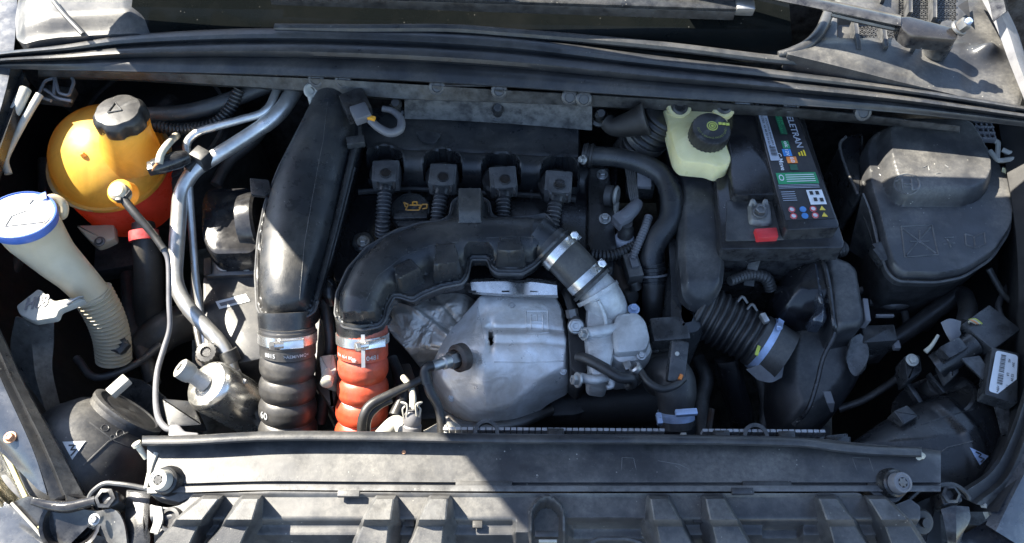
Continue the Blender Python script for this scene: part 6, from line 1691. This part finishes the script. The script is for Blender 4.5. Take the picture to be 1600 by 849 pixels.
put('plate', prism([(1350, 716), (1420, 712), (1426, 760), (1404, 786), (1376, 784), (1356, 766)], -.0145, -.04, .003, fil=8), M['plastic'], t_)
put('stud', lathe(W(1430, 722, -.02), (.3, .4, .6), [(.004, -.01), (.004, .008), (.006, .010), (.006, .014), (.00002, .014)], 14), M['wirewhite'], t_)

# ------------------------------------------------------------------ grille cover below
gc = thing('grille_cover', 'dusty moulded black grille cover with raised ribs along the bottom', 'grille cover', W(830, 820, -.06))
def gc_h(X, Y, d):
    h = -.004 * sstep(772, 775, Y) - .012 * sstep(808, 816, Y) * (1 - sstep(800, 806, X) * sstep(900, 890, X))
    q = np.hypot((X - 855) / 23, np.clip((812 - Y) / 30, 0, 5))
    h = h + .010 * np.exp(-((q - 1.12) / .10) ** 2) * (Y > 775)
    h = np.where(q < .95, -.024, h)
    h = h - .018 * sstep(884, 889, X) * sstep(1010, 1005, X + (Y - 812) * -.4) * sstep(808, 812, Y)
    h = h - .016 * sstep(1196, 1201, X) * sstep(1262, 1257, X) * sstep(812, 816, Y)
    return h
olg = [(232, 786), (244, 790), (262, 792), (280, 788), (300, 772), (420, 768), (800, 771), (1250, 771), (1340, 770), (1372, 784), (1400, 788), (1424, 778), (1440, 790), (1440, 900), (700, 930), (236, 910)]
put('cover', puff(olg, lambda X, Y: -.012 - .0012 * np.clip(Y - 830, 0, 200) + 0 * X, gc_h, step=2.6, skirt=.012, fil=4), M['faded'], gc)
# raised ribs: top face, step and lower face, each rib leaning away from the middle
RIBS = [(334, 296, 236, -1), (394, 374, 318, -1), (604, 590, 566, -1), (688, 676, 652, -1), (1028, 1042, 1076, 1), (1114, 1130, 1166, 1), (1290, 1312, 1352, 1), (1366, 1398, 1446, 1)]
for k, (xa, xb, xc, sg) in enumerate(RIBS):
    rows_ = []
    for y, tw, bn_, bf_, zt_, zb_ in ((774, 15, 17, 17, -.012, -.014), (780, 14, 21, 22, .013, -.018), (812, 21, 27, 40, .017, -.030), (823, 21, 28, 44, .000, -.032), (860, 27, 32, 46, -.004, -.036), (905, 30, 38, 48, -.010, -.044)):
        cx = np.interp(y, [774, 812, 905], [xa, xb, xc])
        near, far = -sg * 1, sg * 1                       # side it leans from shows the wider flank
        pts = [(cx - tw - (bf_ - tw if sg > 0 else bn_ - tw), y + 1, zb_), (cx - tw, y, zt_ - .0015), (cx - tw + 2.5, y, zt_), (cx + tw - 2.5, y, zt_), (cx + tw, y, zt_ - .0015), (cx + tw + (bf_ - tw if sg < 0 else bn_ - tw), y + 1, zb_)]
        rows_.append([W(*p) for p in pts])
    put('rib', loft(rows_, world=True, thick=.003), M['dusty'], gc, sharp=28)
for hx, hy in ((450, 806), (640, 818), (746, 820), (1000, 806), (1090, 812), (1256, 806)):
    put('drain_hole', bxw(hx, hy, -.020, 15, 11, 6, 0), M['matte'], gc)
lk_ = put('latch', bxw(854, 836, -.012, 36, 10, 14), M['plastic'], gc)
put('latch_bar', bxw(856, 846, -.004, 28, 4, 6), M['pale'], lk_)
put('edge_loop', bent([(886, 880, -.012, 3), (930, 842, -.014, 4), (984, 842, -.014, 4), (1010, 852, -.014, 4), (1020, 880, -.02, 4)], seg=8, rb=.01), M['dusty'], gc)
put('oval_hole', lathe(W(266, 812, -.015), (-.3, -.2, 1), [(.015, -.004), (.014, .002), (.010, .003), (.009, -.002), (.00002, -.002)], 24), M['matte'], gc)
put('pale_rib', loft([[(236, 790, -.012), (240, 812, -.014), (234, 832, -.02)], [(252, 792, -.010), (254, 812, -.012), (246, 834, -.018)]], 8, thick=.003), M['pale'], gc)

# ------------------------------------------------------------------ lower right corner
rc = thing('latch_bracket', 'open black clip bracket right of the grille cover', 'bracket', W(1480, 790, -.06))
put('frame', bent([(1420, 780, -.04, 4), (1440, 762, -.035, 4), (1490, 756, -.035, 4), (1510, 770, -.04, 4), (1514, 780, -.045, 4)], seg=8, rb=.01), M['plastic'], rc)
put('clip', prism([(1466, 766), (1484, 760), (1500, 766), (1506, 784), (1474, 790)], -.042, -.07, .003, fil=5), M['plastic'], rc)
put('socket', lathe(W(1484, 773, -.040), (0, -.2, 1), [(.012, -.004), (.012, .004), (.008, .006), (.006, -.002), (.00002, -.002)], 6), M['rubber'], rc)
put('tail', loft([[(1470, 796, -.045), (1476, 820, -.05), (1484, 870, -.07)], [(1490, 790, -.04), (1494, 812, -.042), (1494, 870, -.06)], [(1514, 792, -.045), (1516, 812, -.05), (1504, 834, -.055)]], 12, thick=.003), M['gloss'], rc)
put('stop_peg', lathe(W(1440, 816, -.04), (.2, -.4, .9), [(.016, -.03), (.016, .0), (.014, .003), (.006, .004), (.006, .010), (.00002, .010)], 20), M['rubber'], rc)
put('side_plate', prism([(1430, 786), (1468, 770), (1476, 880), (1436, 880), (1420, 830)], -.075, -.10, .003), M['matte'], rc)
bk = thing('corner_bracket', 'black bumper bracket blade at the bottom right corner', 'bracket', W(1560, 800, -.06))
put('blade', loft([[(1530, 786, -.05), (1560, 790, -.048), (1600, 776, -.045), (1640, 770, -.045)], [(1540, 804, -.06), (1565, 806, -.055), (1600, 790, -.05), (1640, 786, -.05)]], 12, thick=.004), M['gloss'], bk)
put('blade_leg', loft([[(1530, 786, -.05), (1540, 812, -.065)], [(1540, 790, -.045), (1546, 806, -.06)]], 4, thick=.003), M['pale'], bk)
put('rim', bent([(1546, 800, -.055, 3), (1570, 812, -.06, 3), (1576, 840, -.07, 3)], seg=6), M['pale'], bk)
h3 = thing('headlamp_lens', 'gold glinting headlamp lens edge at the bottom right corner', 'headlamp lens', W(1560, 840, -.1))
put('reflector', loft([[(1486, 870, -.11), (1490, 832, -.09), (1500, 816, -.08)], [(1560, 870, -.12), (1550, 836, -.10), (1530, 822, -.09)], [(1580, 880, -.14), (1576, 870, -.14), (1572, 860, -.14)]], 12, thick=.002), M['bronze'], h3)
put('lens', loft([[(1586, 860, -.09), (1604, 820, -.07), (1650, 780, -.06)], [(1572, 860, -.085), (1592, 816, -.065), (1640, 770, -.055)]], 12, thick=.003), M['lens'], h3)

# ------------------------------------------------------------------ unseen bumper just below the frame, added to block ground bounce on the grille
bp_ = thing('front_bumper', 'unseen dark front bumper added below the grille cover against ground bounce', 'bumper', (0, -.58, -.10))
rows_ = [[Vector((x, y0 + .22 * (x / .75) ** 2, z0)) for x in np.linspace(-.80, .80, 31)] for y0, z0 in ((-.50, -.085), (-.56, -.06), (-.66, -.075), (-.72, -.13), (-.73, -.30), (-.70, -.55))]
put('bumper_skin', loft(rows_, world=True, thick=.003), M['paint'], bp_)
